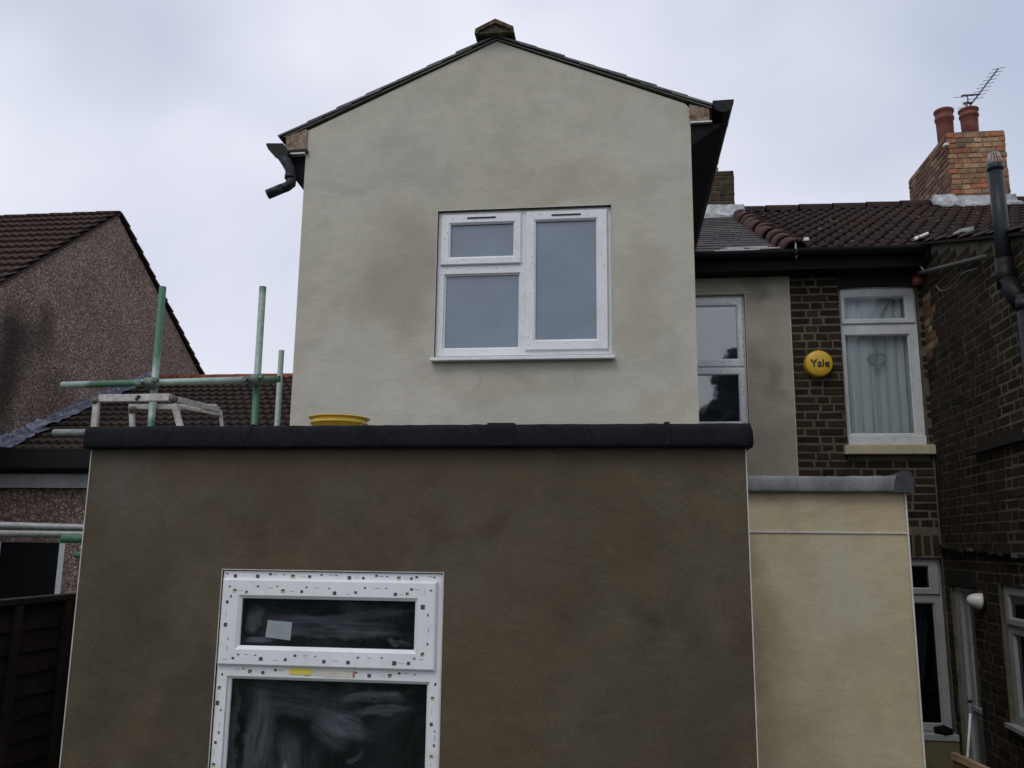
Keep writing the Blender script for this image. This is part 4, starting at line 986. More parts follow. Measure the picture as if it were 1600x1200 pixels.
# ground floor window of the neighbour
wg = window(nb, (WN2[0] + .004, WN2[1] - .004, WN2[2] + .004, WN2[3] - .004), [(2.12, 2.765, .80, 1.83)], [((2.09, 2.812, 1.90, 2.20), (2.15, 2.728, 1.958, 2.142))], 8.26, .06, M_upvc_shaded, M_glass, label='shade-toned white ground floor window with dim green curtain, behind the cream extension')
bm = BM(); box(bm, 2.02, 2.858, 8.14, 8.30, .690, .742); bevel(bm, .004, 1); obj('sill', bm, M_upvc_shaded, wg)
room(nb, (WN2[0] + .01, WN2[1] - .01, WN2[2], WN2[3] - .01), 8.455, .5)
cd = curtain(2.16, 2.74, .9, 1.90, 8.42, M_curt_dark, 'curtain', None, .12, .02, lambda x, z: 2.60 + (x - 2.6) * (.35 + .65 * min(1, abs(z - 1.0) / .6))); tag(cd, 'dim green curtain drawn in the dark ground floor window', 'curtain')
bm = BM(); box(bm, 2.0, 2.84, 8.15, 8.198, .02, .688); obj('render_panel', bm, render_mat('dull_cream_plinth', (.17, .145, .09), (.13, .11, .07), [], .05, 2.2), nb)
cl = BM(); tube(cl, [(2.66, 8.19, .765), (2.73, 8.16, .775), (2.79, 8.17, .762)], [.03, .045, .03], 10); tag(obj('dark_pebble', cl, M_dark, None, smooth=True), 'dark rounded object lying on the ground floor window sill', 'stone')
# door in the outrigger wall
dm = mat('grey_door_paint', (.10, .115, .11), .55, .35)
bm = slab(BM(), DR[0], DR[1], DR[2], DR[3], .03, .09, [(DR[0] + .14, DR[1] - .02, DR[2], DR[3] - .035)])
dr = obj('door', bm, M_upvc_shaded, nb, MO)
bm = slab(BM(), DR[0] + .155, DR[1] - .022, DR[2], DR[3] - .04, .055, .095, [(DR[0] + .235, DR[1] - .05, 1.03, 1.90)]); obj('door_leaf', bm, M_upvc_shaded, dr, MO)
bm = BM(); box(bm, DR[0] + .235, DR[1] - .05, .072, .078, 1.03, 1.90); obj('pane', bm, pane_mat('greenish_glass', (.035, .048, .046), .15, 1.5), dr, MO)
bm = BM(); box(bm, DR[0] + .18, DR[1] - .03, .035, .055, 1.0, 1.03); obj('weather_bar', bm, M_upvc_shaded, dr, MO)
bm = BM(); box(bm, DR[0] + .24, DR[1] - .055, .050, .056, .25, .95); obj('lower_panel', bm, dm, dr, MO)
bm = BM(); tube(bm, [MO @ Vector((.36, .03, 1.07)), MO @ Vector((.36, .0, 1.07)), MO @ Vector((.42, .0, 1.07))], .01, 8); obj('handle', bm, M_print, dr)
room(nb, DR, .26, .4, MO)
# window in the outrigger wall
w3 = window(nb, (W3[0] + .004, W3[1] - .004, W3[2] + .004, W3[3] - .004), [(1.30, 1.94, 1.12, 1.70)], [((1.25, 1.97, 1.76, 2.03), (1.33, 1.90, 1.815, 1.965))], .04, .06, M_upvc_shaded, M_darkglass, MO, label='white framed window at the far right edge beside the wall lamp')
bm = BM(); box(bm, 1.19, 2.03, -.03, .06, 1.030, 1.060); obj('sill', bm, M_upvc_shaded, w3, MO)
room(nb, W3, .26, .4, MO)
# wall lamp
lp = thing('wall_lamp', 'white dome wall lamp on the dark brick wall between door and window', 'lamp', MO @ Vector((.86, 0, 1.85)))
def lathe_dir(bm, c, axis, prof, n=20):
    axis = axis.normalized(); ref = Vector((0, 0, 1)) if abs(axis.z) < .9 else Vector((1, 0, 0)); s = axis.cross(ref).normalized(); q = s.cross(axis)
    rings = [[bm.verts.new(c + axis * h + r * (math.cos(2 * math.pi * k / n) * s + math.sin(2 * math.pi * k / n) * q)) for k in range(n)] for r, h in prof]
    for A, B in zip(rings, rings[1:]):
        for k in range(n): f = bm.faces.new((A[k], A[(k + 1) % n], B[(k + 1) % n], B[k])); f.smooth = True
    bm.faces.new(rings[0][::-1]); bm.faces.new(rings[-1])
ax = MO.to_3x3() @ Vector((-.15, -1, .12)); c0 = MO @ Vector((.90, -.012, 1.900))
bm = BM(); lathe_dir(bm, c0, ax, [(.062, .0), (.063, .012), (.060, .03), (.052, .06), (.038, .088), (.02, .104), (.003, .11)]); obj('lamp_shade', bm, M_lamp, lp)
bm = BM(); lathe_dir(bm, c0 - ax.normalized() * .012, ax, [(.068, .0), (.068, .013)]); obj('lamp_base', bm, M_print, lp)
# stick leaning by the door
bm = BM(); tube(bm, [MO @ Vector((.70, -.10, 1.03)), MO @ Vector((.66, -.22, .1))], .010, 8); tag(obj('broom_stick', bm, M_white, None), 'thin pale stick leaning upright against the brick wall beside the door', 'stick')
# timber trellis panel / side gate whose top corner shows at the very bottom
gtm = plain_wear('raw_gate_timber', (.16, .10, .06), .85, 9, .3, .15, (.08, .05, .03), .5, .003)
tg = thing('timber_panel', 'low brown timber panel with a sloping top rail below the ground floor window', 'panel', (2.55, 6.6, 0))
TGM = Matrix.Translation((2.30, 6.75, -.05)) @ Matrix.Rotation(R(-62), 4, 'Z')
bm = BM(); prism(bm, [(0, .90), (.9, .77), (.9, .81), (0, .945)], 'y', -.012, .03); obj('top_rail', bm, plain_wear('pale_rail_timber', (.36, .26, .16), .85, 9, .3, .15), tg, TGM)
for k in range(8):
    bm = BM(); a = k * .113; prism(bm, [(a, .0), (a + .108, .0), (a + .108, .90 - .1444 * (a + .108)), (a, .90 - .1444 * a)], 'y', 0, .018); obj('board', bm, gtm, tg, TGM)

# alarm box with lettering
al = thing('alarm_box', 'round yellow alarm box with black lettering on the dark brick wall', 'alarm box', (1.86, 8.2, 3.86))
bm = BM(); lathe_dir(bm, Vector((1.862, 8.2, 3.988)), Vector((0, -1, 0)), [(.126, .0), (.126, .050), (.122, .062), (.112, .070), (.060, .076), (.002, .078)], 40); obj('cover', bm, M_yellow_box, al)
bm = BM(); lathe_dir(bm, Vector((1.862, 8.2, 3.988)), Vector((0, -1, 0)), [(.129, .0), (.129, .012)], 40); obj('back_plate', bm, M_yellow_box, al)
def text_mesh(s, size, M, m, parent, name, offset=.0):
    cu_ = bpy.data.curves.new('t', 'FONT'); cu_.body = s; cu_.size = size; cu_.extrude = .0015; cu_.offset = offset; cu_.align_x = 'CENTER'; cu_.align_y = 'CENTER'
    tmp = bpy.data.objects.new('t', cu_); col.objects.link(tmp); dg = bpy.context.evaluated_depsgraph_get(); dg.update()
    me = bpy.data.meshes.new_from_object(tmp.evaluated_get(dg)); bpy.data.objects.remove(tmp); me.name = name; me.materials.clear(); me.materials.append(m)
    o = bpy.data.objects.new(name, me); place(o, parent, M); return o
text_mesh('Yale', .099, Matrix.Translation((1.866, 8.1195, 3.985)) @ Matrix.Rotation(R(90), 4, 'X'), M_print, al, 'lettering', .0013)

# chimneys
def chimney(name, x0, x1, y0, y1, z0, z1, mf, ms, mort, flash, pots=(), cap=True):
    c = thing_part = None
    bm = BM(); box(bm, x0 + .008, x1 - .008, y0 + .008, y1 - .008, z0, z1 - .005); c = obj(name, bm, mort, nb if x1 > 3 else hs_)
    n = 0
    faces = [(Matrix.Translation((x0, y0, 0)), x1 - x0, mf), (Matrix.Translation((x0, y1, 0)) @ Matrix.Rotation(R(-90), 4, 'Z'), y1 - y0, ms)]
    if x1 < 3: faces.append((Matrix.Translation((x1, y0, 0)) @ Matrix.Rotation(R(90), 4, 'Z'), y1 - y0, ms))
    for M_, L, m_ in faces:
        S = brick_meshes('chimney_brick', .213, .064, .03, m_, 40, 3); H = brick_meshes('chimney_brick', .101, .064, .03, m_, 50, 3)
        rows = int((z1 - z0) / .0755)
        for r in range(rows):
            z = z1 - .0755 * (r + 1); u = 0.0; hd = bool(r % 2); first = random.uniform(.06, .2)
            while u < L - .02:
                w = min(first if u == 0 else (.103 if hd else .215), L - u)
                base = .101 if w < .13 else .213
                o = bpy.data.objects.new('chimney_brick', random.choice(H if w < .13 else S))
                place(o, c, M_ @ Matrix.Translation((u, random.uniform(-.006, .004), z + random.uniform(-.002, .002))) @ Matrix.Diagonal((w / base, 1, 1, 1))); u += w + .011; hd = not hd; n += 1
    # top course closed
    return c
ch = chimney('chimney', 4.575, 5.345, 11.80, 13.40, 6.78, 8.00, M_brick_chim, M_brick_side, M_mortar_c, True)
bm = BM(); box(bm, 4.585, 5.335, 11.81, 13.39, 7.994, 8.012); obj('chimney_top', bm, M_mortar_c, ch)
def pot(x, y, z, h, r, parent):
    bm = BM(); lathe(bm, (x, y, z), [(r * .86, 0), (r * .90, h * .5), (r * .93, h * .74), (r * 1.04, h * .76), (r * 1.04, h * .81), (r * .95, h * .83), (r * .97, h * .92), (r * 1.08, h * .94), (r * 1.08, h * .985), (r * .98, h), (r * .80, h), (r * .78, h * .8)], 28)
    return obj('chimney_pot', bm, M_pot, parent)
pot(5.02, 12.1, 8.0, .49, .125, ch); pot(4.82, 12.45, 8.0, .675, .128, ch)
def crumple(bm, cuts, amp, f=9):
    bmesh.ops.subdivide_edges(bm, edges=bm.edges[:], cuts=cuts, use_grid_fill=True)
    for v in bm.verts: v.co += Vector((mnoise.noise(v.co * f), mnoise.noise(v.co * f + Vector((9, 0, 0))), mnoise.noise(v.co * f + Vector((0, 5, 0))))) * amp
    for f_ in bm.faces: f_.smooth = True
    return bm
bm = BM(); prism(bm, [(11.60, 6.83), (11.79, 6.93), (11.79, 7.06), (11.775, 7.06), (11.75, 6.96), (11.60, 6.875)], 'x', 4.60, 5.40); crumple(bm, 4, .012, 16); obj('flashing', bm, M_flash, ch)
bm = BM(); prism(bm, [(11.62, 6.85), (12.05, 7.04), (12.05, 7.10), (11.80, 7.10), (11.62, 6.92)], 'x', 4.36, 4.62); crumple(bm, 5, .022, 20); obj('flashing', bm, M_flash, ch)
bm = BM(); box(bm, 4.52, 4.58, 11.73, 11.80, 7.79, 7.83); bevel(bm, .01); obj('junction_box', bm, M_white, ch)
ch2 = chimney('chimney', .95, 1.66, 11.75, 12.5, 6.85, 7.56, M_brick_dim, M_brick_dim, M_mortar, True)
bm = BM(); box(bm, .95, 1.45, 11.77, 12.4, 7.56, 7.62); obj('chimney_top', bm, M_mortar_stain, ch2)
bm = BM(); prism(bm, [(11.30, 6.66), (11.73, 6.87), (11.73, 7.03), (11.69, 7.02), (11.62, 6.90), (11.30, 6.72)], 'x', .93, 1.78); crumple(bm, 5, .05, 7); obj('flashing', bm, M_flash, ch2)

# TV aerial
ae = thing('tv_aerial', 'spiky TV aerial pointing up to the right above the chimney pots', 'aerial', (5.035, 12.3, 8.3))
AY = 12.3
bm = BM(); tube(bm, [(5.035, AY, 8.0), (5.035, AY, 8.70)], .014, 8); obj('mast', bm, M_white, ae)
b0, b1 = Vector((5.105, AY, 8.62)), Vector((5.504, AY - .15, 9.136))
bm = BM(); tube(bm, [b0, b1], .011, 8); obj('boom', bm, M_aerial, ae)
bm = BM(); tube(bm, [(5.035, AY, 8.69), (5.085, AY, 8.70), b0.lerp(b1, .13)], .020, 8); tube(bm, [(5.06, AY - .01, 8.71), (5.115, AY - .01, 8.58)], .015, 8); tube(bm, [(5.10, AY - .02, 8.70), (5.105, AY - .02, 8.80)], .010, 8); obj('bracket', bm, M_aerial, ae)
bm = BM(); tube(bm, [(5.02, AY - .02, 8.800), (5.04, AY - .02, 8.812), (5.25, AY - .02, 8.815), (5.263, AY - .02, 8.80)], .014, 8); obj('reflector', bm, M_aerial, ae)
for k in range(9):
    p = b0.lerp(b1, .24 + .76 * k / 8); h = .105 - .003 * k
    if k == 8: h = .085
    bm = BM(); tube(bm, [p + Vector((-h, .02, -.004)), p + Vector((h, -.02, .004))], .0038, 6); obj('element', bm, M_aerial, ae)
for (x, z, h) in ((5.02, 8.795, .10), (5.10, 8.625, .14)):
    bm = BM(); tube(bm, [(x - h, AY, z), (x + h, AY, z + .006)], .0038, 6); obj('element', bm, M_aerial, ae)

# soil stack
st = thing('soil_pipe', 'black soil vent pipe with wire cage rising in front of the tiled roof', 'pipe', (2.69, 6.1, 0))
SX, SY = 2.688, 6.13
bm = BM(); tube(bm, [(SX, SY, 4.12), (SX, SY, 5.00)], .050, 24); tube(bm, [(SX, SY, 4.955), (SX, SY, 5.00)], .053, 24); obj('vent_pipe', bm, M_pipe, st)
bm = BM()
for k in range(14):
    a = 2 * math.pi * k / 14; tube(bm, [(SX + .050 * math.cos(a), SY + .050 * math.sin(a), 4.995), (SX + .044 * math.cos(a), SY + .044 * math.sin(a), 5.04), (SX + .033 * math.cos(a), SY + .033 * math.sin(a), 5.092)], .0028, 5)
obj('wire_cage', bm, M_cage, st)
bm = BM(); tube(bm, [(SX, SY, 4.20), (SX, SY, 4.30)], .058, 24); tube(bm, [(SX, SY, 4.27), (SX, SY, 4.09)], .062, 20); tube(bm, [(SX - .0, SY, 4.14), (SX + .03, SY - .05, 4.03), (SX + .045, SY - .10, 3.93)], [.062, .066, .058], 20)
obj('junction', bm, M_black, st)
bm = BM(); x_, y_ = SX + .05, SY - .12; tube(bm, [(x_, y_, 4.0), (x_, y_, .05)], .052, 24)
for z in (3.9, 3.3, 2.2): tube(bm, [(x_, y_, z), (x_, y_, z + .07)], .059, 24)
obj('down_pipe', bm, M_pipe, st)
bm = BM(); tube(bm, [(SX + .06, SY - .15, 4.155), (SX + .5, SY - .45, 4.12)], .022, 10); tag(obj('branch_pipe', bm, M_white, None), 'pale branch pipe running off the right of the black stack', 'pipe')
# bits on the eaves: white pipe stub, lead patch, cables
bm = BM(); p = on_slope(2.78, .18, .07); hollow(bm, p, p + Vector((.15, .05, .075)), .014, .003, 14); tube(bm, [p + Vector((.02, 0, -.02)), p + Vector((.035, 0.01, .025))], .018, 12); tag(obj('pipe_stub', bm, M_white, None), 'short white plastic pipe stub lying on the tiles at the eaves corner', 'pipe')
bm = BM(); prism(bm, [(2.96, 5.05), (3.22, 5.13), (3.21, 5.175), (3.12, 5.165), (3.02, 5.115), (2.95, 5.06)], 'y', 7.86, 7.9); crumple(bm, 3, .015, 14); obj('lead_patch', bm, plain_wear('dull_lead', (.22, .22, .21), .7, 14, .4), nr)
def cable(name, pts, r, m, label, cat='cable'):
    bm = BM(); P_ = [Vector(p) for p in pts]; out = []
    for a in range(len(P_) - 1):
        p0, p1, p2, p3 = P_[max(a - 1, 0)], P_[a], P_[a + 1], P_[min(a + 2, len(P_) - 1)]
        for k in range(6):
            s = k / 6; out.append(.5 * ((2 * p1) + (-p0 + p2) * s + (2 * p0 - 5 * p1 + 4 * p2 - p3) * s * s + (-p0 + 3 * p1 - 3 * p2 + p3) * s ** 3))
    out.append(P_[-1]); tube(bm, out, r, 6); return tag(obj(name, bm, m, None), label, cat, 'loose cables on the brick house' if name == 'loose_cable' else None)
cable('loose_cable', [MO @ Vector((.0, -.05, 5.08)), MO @ Vector((.10, -.07, 5.0)), MO @ Vector((.16, -.06, 4.90)), MO @ Vector((.27, -.05, 4.80))], .006, M_cable, 'loose pale cable end dangling from the eaves corner onto the waste pipe')
cable('loose_cable', [MO @ Vector((.52, -.04, 4.58)), MO @ Vector((.75, -.06, 4.46)), MO @ Vector((1.05, -.05, 4.44)), MO @ Vector((1.2, -.05, 4.47)), MO @ Vector((1.5, -.04, 4.42))], .006, M_cable_dim, 'grey cable sagging across the bricks below the waste pipe')
cable('wall_cable', [(2.832, 8.19, 3.13), (2.826, 8.185, 2.7), (2.830, 8.19, 2.25)], .006, M_cable_dim, 'thin pale cable running down from the cream sill in the wall corner')
bm = BM(); lathe_dir(bm, MO @ Vector((.06, 0.0, 4.77)), MO.to_3x3() @ Vector((-.2, -1, 0)), [(.045, 0), (.045, .07), (.035, .09)], 14); tag(obj('alarm_light', bm, plain_wear('faded_red_plastic', (.25, .07, .05), .5, 6, .2), None), 'small faded red light fixed in the top corner above the curtained window', 'light')

# ------------------------------------------------------------------ CREAM EXTENSION
cx_ = thing('cream_extension', 'single storey cream rendered extension with grey mineral roof kerb, right of the brown wall', 'extension', (1.0, 5.0, 0))
bm = slab(BM(), .476, 1.562, 0, 2.62, 5.0, 5.25); obj('wall', bm, M_cream, cx_)
bm = BM(); box(bm, 1.36, 1.562, 5.251, 8.19, 0, 2.62); obj('side_wall', bm, M_cream, cx_)
bm = BM(); box(bm, .476, 1.566, 4.992, 5.01, 2.378, 2.3855); obj('render_bead', bm, M_bead, cx_)
bm = BM(); box(bm, 1.557, 1.5665, 4.994, 5.01, 0, 2.6); obj('corner_bead', bm, M_bead, cx_)
bm = BM(); box(bm, .48, 1.54, 5.05, 8.18, 2.62, 2.645); obj('flat_roof', bm, M_felt, cx_)
obj('roof_kerb', kerb_run((.508, 4.955), (1.574, 4.955), (0, 1), 2.602, 2.692, .004), M_lead, cx_)
bm = kerb_run((1.592, 4.95), (1.592, 8.1), (-1, 0), 2.600, 2.718, .004); obj('roof_kerb', bm, M_lead_dark, cx_)
bm = BM(); lathe_dir(bm, Vector((1.566, 4.962, 2.655)), Vector((0, 1, 0)), [(.040, -.004), (.044, .006), (.044, .09), (.03, .1)], 14); obj('kerb_corner', crumple(bm, 1, .006, 20), M_lead_dark, cx_)

# ------------------------------------------------------------------ bucket on the flat roof
bk = thing('yellow_bucket', 'yellow plastic bucket standing on the flat roof behind the black kerb', 'bucket', (-1.545, 4.6, 2.715))
bm = BM(); c = (-1.548, 4.60, 2.716); H_ = .262
lathe(bm, c, [(.118, 0), (.148, H_ * .86), (.158, H_ * .87), (.158, H_ * .90), (.152, H_ * .91), (.154, H_ * .97), (.170, H_ * .985), (.170, H_), (.160, H_ + .001), (.148, H_ * .9), (.115, .01)], 36); obj('body', bm, M_yellow, bk)
bm = BM(); tube(bm, [(c[0] - .158, c[1], c[2] + .25), (c[0] - .14, c[1] - .09, c[2] + .20), (c[0], c[1] - .165, c[2] + .17), (c[0] + .14, c[1] - .09, c[2] + .20), (c[0] + .158, c[1], c[2] + .25)], .003, 6); obj('handle', bm, M_cage, bk)

# ------------------------------------------------------------------ scaffold
sf = thing('scaffold', 'green and galvanised tube scaffold standing left of the extension', 'scaffold', (-3.0, 5.6, 0))
RT = .0242
def stube(p0, p1, m=M_galv, r=RT, nm='pole', lab=None):
    bm = BM(); hollow(bm, p0, p1, r); return obj(nm, bm, m, sf, label=lab)
stube((-3.252, 5.62, 0.03), (-3.258, 5.62, 4.097)); stube((-2.478, 5.62, 0.03), (-2.502, 5.62, 4.077)); stube((-2.482, 6.00, 0.03), (-2.492, 6.0, 3.700), r=.0205)
stube((-3.925, 5.57, 3.373), (-2.315, 5.57, 3.398), nm='ledger')
stube((-3.93, 5.545, 3.030), (-2.35, 5.555, 3.028), M_galv_grey, nm='ledger')
stube((-5.6, 5.52, 2.41), (-2.3, 5.60, 2.352), M_galv_grey, nm='ledger'); stube((-5.6, 5.66, 2.335), (-2.3, 5.66, 2.322), M_galv_grey, nm='ledger')
stube((-3.275, 4.78, 2.300), (-2.45, 5.50, 2.300), M_galv_green, nm='transom'); stube((-3.905, 5.9, 2.185), (-2.6, 5.95, 2.175), M_galv_green, nm='transom')
stube((-3.15, 5.10, 2.900), (-3.15, 6.15, 2.900), M_galv_grey, nm='transom'); stube((-2.5, 5.10, 2.900), (-2.5, 6.15, 2.900), M_galv_grey, nm='transom')
for k in range(4):
    bm = BM(); y0 = 5.12 + k * .228; box(bm, -3.36, -2.25, y0, y0 + .222, 2.926, 2.964); bevel(bm, .003, 1); obj('board', bm, M_board, sf)
def clamp(x, y, z, s=1.0):
    s *= 1.12; bm = BM(); tube(bm, [(x, y, z - .028), (x, y, z + .028)], .033 * s, 14); tube(bm, [(x - .036 * s, y - .045, z), (x + .036 * s, y - .045, z)], .034 * s, 14)
    tube(bm, [(x + .055, y - .09, z + .014), (x + .055, y + .03, z + .014)], .010, 8); tube(bm, [(x - .055, y - .10, z - .006), (x - .055, y + .02, z - .006)], .010, 8); tube(bm, [(x + .055, y - .095, z + .014), (x + .055, y - .07, z + .014)], .017, 6); tube(bm, [(x - .055, y - .105, z - .006), (x - .055, y - .08, z - .006)], .017, 6)
    box(bm, x + .03, x + .062, y - .06, y - .03, z - .008, z + .034); box(bm, x - .064, x - .032, y - .06, y - .02, z - .022, z + .018)
    obj('clamp', bm, M_clamp, sf)
clamp(-3.255, 5.615, 3.383); clamp(-2.49, 5.615, 3.397); clamp(-3.255, 5.60, 3.03, .95); clamp(-2.49, 5.6, 3.03, .95)
# ------------------------------------------------------------------ folding hop-up
hp = thing('hop_up_platform', 'worn aluminium folding step platform on the scaffold boards behind the kerb', 'step platform', (-3.1, 5.45, 2.964))
def bar(p0, p1, w, d, m=M_alu, nm='leg', par=hp):
    p0, p1 = Vector(p0), Vector(p1); t_ = (p1 - p0); L = t_.length; t_.normalize()
    ref = Vector((0, 1, 0)) if abs(t_.y) < .9 else Vector((0, 0, 1)); s = t_.cross(ref).normalized(); q = s.cross(t_)
    bm = BM(); box(bm, -w / 2, w / 2, -d / 2, d / 2, 0, L); bevel(bm, min(w, d) * .12, 1)
    Mx = Matrix(((s.x, q.x, t_.x, p0.x), (s.y, q.y, t_.y, p0.y), (s.z, q.z, t_.z, p0.z), (0, 0, 0, 1)))
    bmesh.ops.transform(bm, matrix=Mx, verts=bm.verts[:]); return obj(nm, bm, m, par)
ztop = 3.232
bar((-3.475, 5.33, ztop), (-2.965, 5.33, ztop + .002), .050, .03, nm='rail')
bar((-3.455, 5.66, ztop - .005), (-2.80, 5.66, ztop - .010), .038, .03, nm='rail')
bar((-2.945, 5.345, ztop - .004), (-2.775, 5.645, ztop - .032), .036, .025, nm='rail'); bar((-2.93, 5.35, ztop - .052), (-2.765, 5.645, ztop - .068), .020, .02, nm='brace')
bar((-3.490, 5.33, 2.90), (-3.490, 5.33, 3.205), .042, .03); bar((-2.855, 5.33, 2.966), (-2.935, 5.33, 3.19), .040, .03)
bar((-3.38, 5.62, 2.966), (-3.41, 5.62, 3.205), .036, .026); bar((-2.72, 5.66, 2.966), (-2.775, 5.66, 3.20), .024, .02)
for (x, y, z) in ((-3.495, 5.322, 3.215), (-2.945, 5.322, 3.222), (-3.40, 5.61, 3.20)):
    bm = BM(); lathe_dir(bm, Vector((x, y - .012, z)), Vector((0, 1, 0)), [(.022, 0), (.028, .006), (.028, .03), (.02, .036)], 9); lathe_dir(bm, Vector((x, y - .022, z)), Vector((0, 1, 0)), [(.014, 0), (.014, .012)], 8); obj('hinge', crumple(bm, 1, .006, 30), plain_wear('rusty_hinge', (.12, .10, .08), .7, 30, .5, .3, (.05, .035, .02), .8), hp)
bm = BM(); box(bm, -3.20, -3.18, 5.310, 5.314, ztop - .02, ztop + .02); bmesh.ops.rotate(bm, cent=(-3.19, 5.31, ztop), matrix=Matrix.Rotation(.6, 3, 'Y'), verts=bm.verts[:]); obj('dark_strap', bm, M_print, hp)
bm = BM(); box(bm, -3.46, -2.84, 5.35, 5.64, ztop - .028, ztop - .012); obj('platform', bm, M_alu, hp) if False else bm.free()

# ------------------------------------------------------------------ LEFT: tall pebbledashed house and low roofed house
GX = -9.0
lh = thing('pebbledashed_house', 'tall house at the left with bare pebbledashed gable wall and red tiled roof', 'house', (GX, 13.8, 0))
bm = BM(); prism(bm, [(9.0, 0), (18.6, 0), (18.6, 4.98), (13.81, 8.10), (9.0, 4.26)], 'x', GX - .25, GX); obj('gable_wall', bm, M_pebble_flank, lh)
bm = BM(); prism(bm, [(9.0, 4.26), (18.6, 4.98), (13.81, 8.10)], 'x', GX - 14, GX - .251); box(bm, GX - 14, GX - .251, 9.2, 18.4, 0, 4.2); lr = obj('roof', bm, M_soffit, lh)
pl = math.atan2(8.14 - 4.28, 13.81 - 9.0)
tile_field(lr, frame(Vector((GX - 12, 9.0 - .1, 4.30 - .08)), Vector((1, 0, 0)), Vector((0, math.cos(pl), math.sin(pl)))), 12.06, 6.25, .29, .15, .022, M_tile_red, step=.04, thick=.045, per=6)
# verge bedding and stepped verge tiles down the far slope
bm = BM()
Lf = math.hypot(18.6 - 13.81, 8.10 - 4.98); df = Vector((0, 18.6 - 13.81, 4.98 - 8.10)).normalized(); nf = Vector((0, -df.z, df.y))
i = 0
while i * .30 < Lf:
    M_ = frame(Vector((GX - .5, 0, 0)) + Vector((0, 13.81, 8.12)) + df * (i * .30), Vector((1, 0, 0)), -df * 1.0) if False else None
    a = Vector((0, 13.81, 8.12)) + df * (i * .30); b_ = a + df * .335
    z = nf * .03
    vs = [a, b_ + nf * .035, b_ + nf * .075, a + nf * .035]
    prism(bm, [(p.y, p.z) for p in vs], 'x', GX - 3, GX + .07); i += 1
obj('verge_tile', bm, M_tile_brown, lr, kind='stuff')
bm = BM(); dn = Vector((0, 9.0 - 13.81, 4.26 - 8.10)).normalized(); nn = Vector((0, dn.z, -dn.y)) * -1
prism(bm, [(13.81, 8.10), (13.81, 8.14), (9.0, 4.31), (9.0, 4.26)], 'x', GX - .2, GX + .055); obj('verge', bm, M_tile_brown, lr)
b = half_round(.44, .115, .105, 9); me_l = bpy.data.meshes.new('ridge_tile'); b.to_mesh(me_l); b.free(); me_l.materials.append(M_tile_brown)
for k in range(16):
    o = bpy.data.objects.new('ridge_tile', me_l); place(o, lr, Matrix.Translation((GX + .06 - (k + 1) * .455 + .44 - .44, 13.81, 8.075)) @ Matrix.Rotation(R(-90), 4, 'Z'))
# low house
ll = thing('low_house', 'low dark tiled house with pebbledashed wall between the gable and the scaffold', 'house', (-6.0, 11.6, 0))
WLX = (-10.5, -7.86, 1.0, 2.26)
bm = slab(BM(), GX + .003, -3.2, 0, 3.1, 11.60, 11.85, [(-8.99, WLX[1], 1.0, 2.26)]); obj('wall', bm, M_pebble, ll)
bm = BM(); prism(bm, [(11.45, 3.50), (15.40, 5.32), (19.3, 3.50)], 'x', GX + .003, -3.0); lowr = obj('roof', bm, M_soffit, ll)
pw = math.atan2(5.33 - 3.52, 15.4 - 11.45)
tile_field(lowr, frame(Vector((GX + .01, 11.40, 3.52)), Vector((1, 0, 0)), Vector((0, math.cos(pw), math.sin(pw)))), 5.9, 4.32, .30, .15, .030, M_tile_brown, step=.040, thick=.045, per=8)
b = half_round(.42, .165, .16, 9); me_l2 = bpy.data.meshes.new('ridge_tile'); b.to_mesh(me_l2); b.free(); me_l2.materials.append(M_ridge_red)
for k in range(14):
    o = bpy.data.objects.new('ridge_tile', me_l2 if k < 5 or k in (6,) else me_l2); place(o, lowr, Matrix.Translation((GX + .02 + k * .43, 15.38, 5.285)) @ Matrix.Rotation(R(-90), 4, 'Z'))
bm = BM()
# lead step flashing where the low roof meets the gable wall
n = 44
for k in range(n):
    s0, s1 = k / n, (k + 1) / n
    def pt(s): return Vector((0, 11.35 + s * (15.4 - 11.35), 3.52 + s * (5.36 - 3.52)))
    a, b_ = pt(s0), pt(s1); wd = .20 + .07 * mnoise.noise(Vector((k * .35, 0, 0))) + (.10 if k < 9 else 0); up_ = .13 + .05 * mnoise.noise(Vector((k * .5, 3, 0)))
    if 9 <= k <= 11: wd *= .5
    vs = [bm.verts.new((GX + .012, a.y, a.z + up_ + .05)), bm.verts.new((GX + .012, b_.y, b_.z + up_ + .05)), bm.verts.new((GX + .03, b_.y, b_.z + .085)), bm.verts.new((GX + .03, a.y, a.z + .085)), bm.verts.new((GX + wd, a.y, a.z + .075)), bm.verts.new((GX + wd, b_.y, b_.z + .075))]
    bm.faces.new((vs[0], vs[1], vs[2], vs[3])); bm.faces.new((vs[3], vs[2], vs[5], vs[4]))
bmesh.ops.remove_doubles(bm, verts=bm.verts[:], dist=.0005); crumple(bm, 2, .035, 6); bmesh.ops.solidify(bm, geom=bm.faces[:], thickness=.006); obj('flashing', bm, M_flash_dim, lowr)
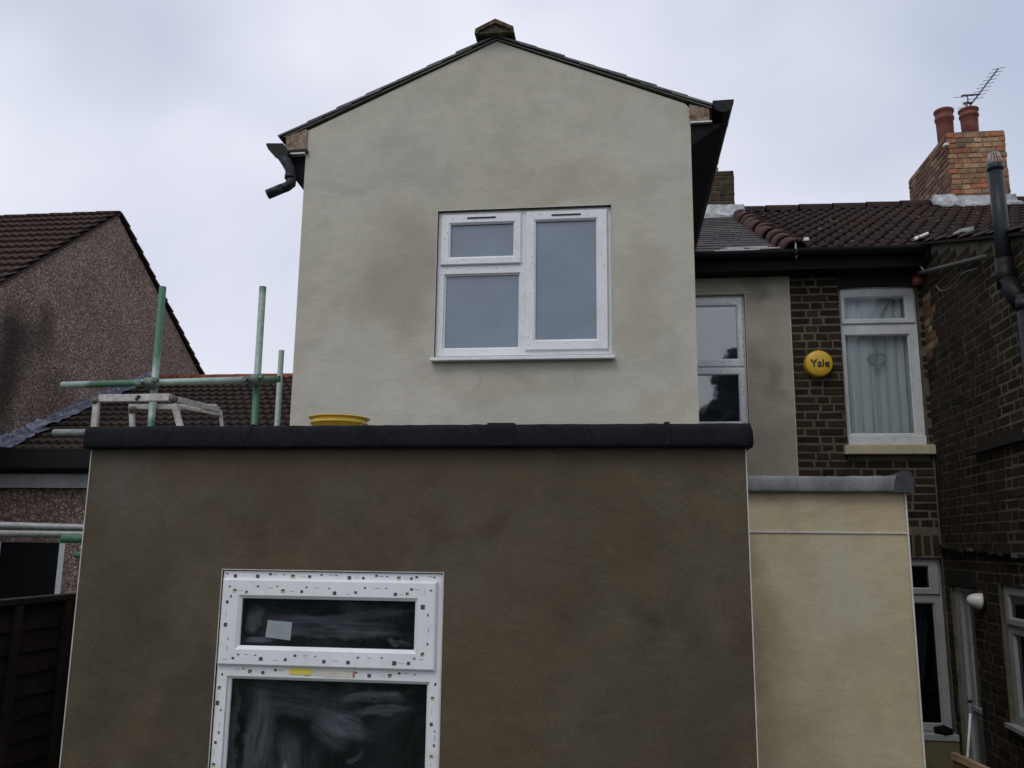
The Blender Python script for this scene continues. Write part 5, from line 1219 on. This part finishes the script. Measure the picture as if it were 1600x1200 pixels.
bm = BM(); box(bm, GX + .003, -3.1, 11.20, 11.36, 3.27, 3.555); box(bm, GX + .003, -3.1, 11.361, 11.60, 3.22, 3.26); bevel(bm, .01, 1); obj('gutter', bm, M_black, ll)
bm = BM(); box(bm, GX + .003, -8.36, 11.46, 11.50, 3.015, 3.215); box(bm, -8.355, -3.1, 11.46, 11.50, 3.015, 3.215); obj('fascia_board', bm, plain_wear('grey_white_fascia', (.30, .30, .31), .6, 3, .2, .3, (.15, .15, .15), .4), ll)
wl_ = window(ll, (-8.988, WLX[1] - .002, 1.002, 2.258), [(-8.9, WLX[1] - .10, 1.1, 2.255)], [], 11.62, .06, M_upvc_old, M_darkglass, label='dark window with one white jamb at the left edge of the photo')
room(ll, (-8.98, WLX[1], 1.0, 2.25), 11.86, .5)

# ------------------------------------------------------------------ fence
fn = thing('wooden_fence', 'dark lapped wooden fence panel at the bottom left beside the brown wall', 'fence', (-3.0, 3.9, 0))
FX = -3.0
FY0, FY1 = 2.4, 5.2
for k in range(17):
    z = .12 + k * .108
    bm = BM(); n = 24; A, B, C, D = [], [], [], []
    for j in range(n + 1):
        y = FY0 + (FY1 - FY0) * j / n; wv = .006 * mnoise.noise(Vector((y * 3, k * 3.1, 0)))
        A.append(bm.verts.new((FX + .028, y, z + wv * 2))); B.append(bm.verts.new((FX + .008, y, z + .135))); C.append(bm.verts.new((FX - .000, y, z + .135))); D.append(bm.verts.new((FX + .018, y, z + wv * 2)))
    for j in range(n):
        bm.faces.new((A[j], A[j + 1], B[j + 1], B[j])); bm.faces.new((D[j + 1], D[j], C[j], C[j + 1])); bm.faces.new((D[j], D[j + 1], A[j + 1], A[j])); bm.faces.new((B[j], B[j + 1], C[j + 1], C[j]))
    obj('board', bm, M_fence, fn)
for y in (2.6, 3.2, 3.69, 4.03, 4.42, 4.85):
    bm = BM(); box(bm, FX + .030, FX + .060, y, y + .042, .05, 1.972); bevel(bm, .003, 1); obj('batten', bm, M_fence, fn)
bm = BM(); box(bm, FX - .01, FX + .055, FY0, FY1, 1.975, 2.008); bevel(bm, .004, 1); obj('top_rail', bm, M_fence, fn)
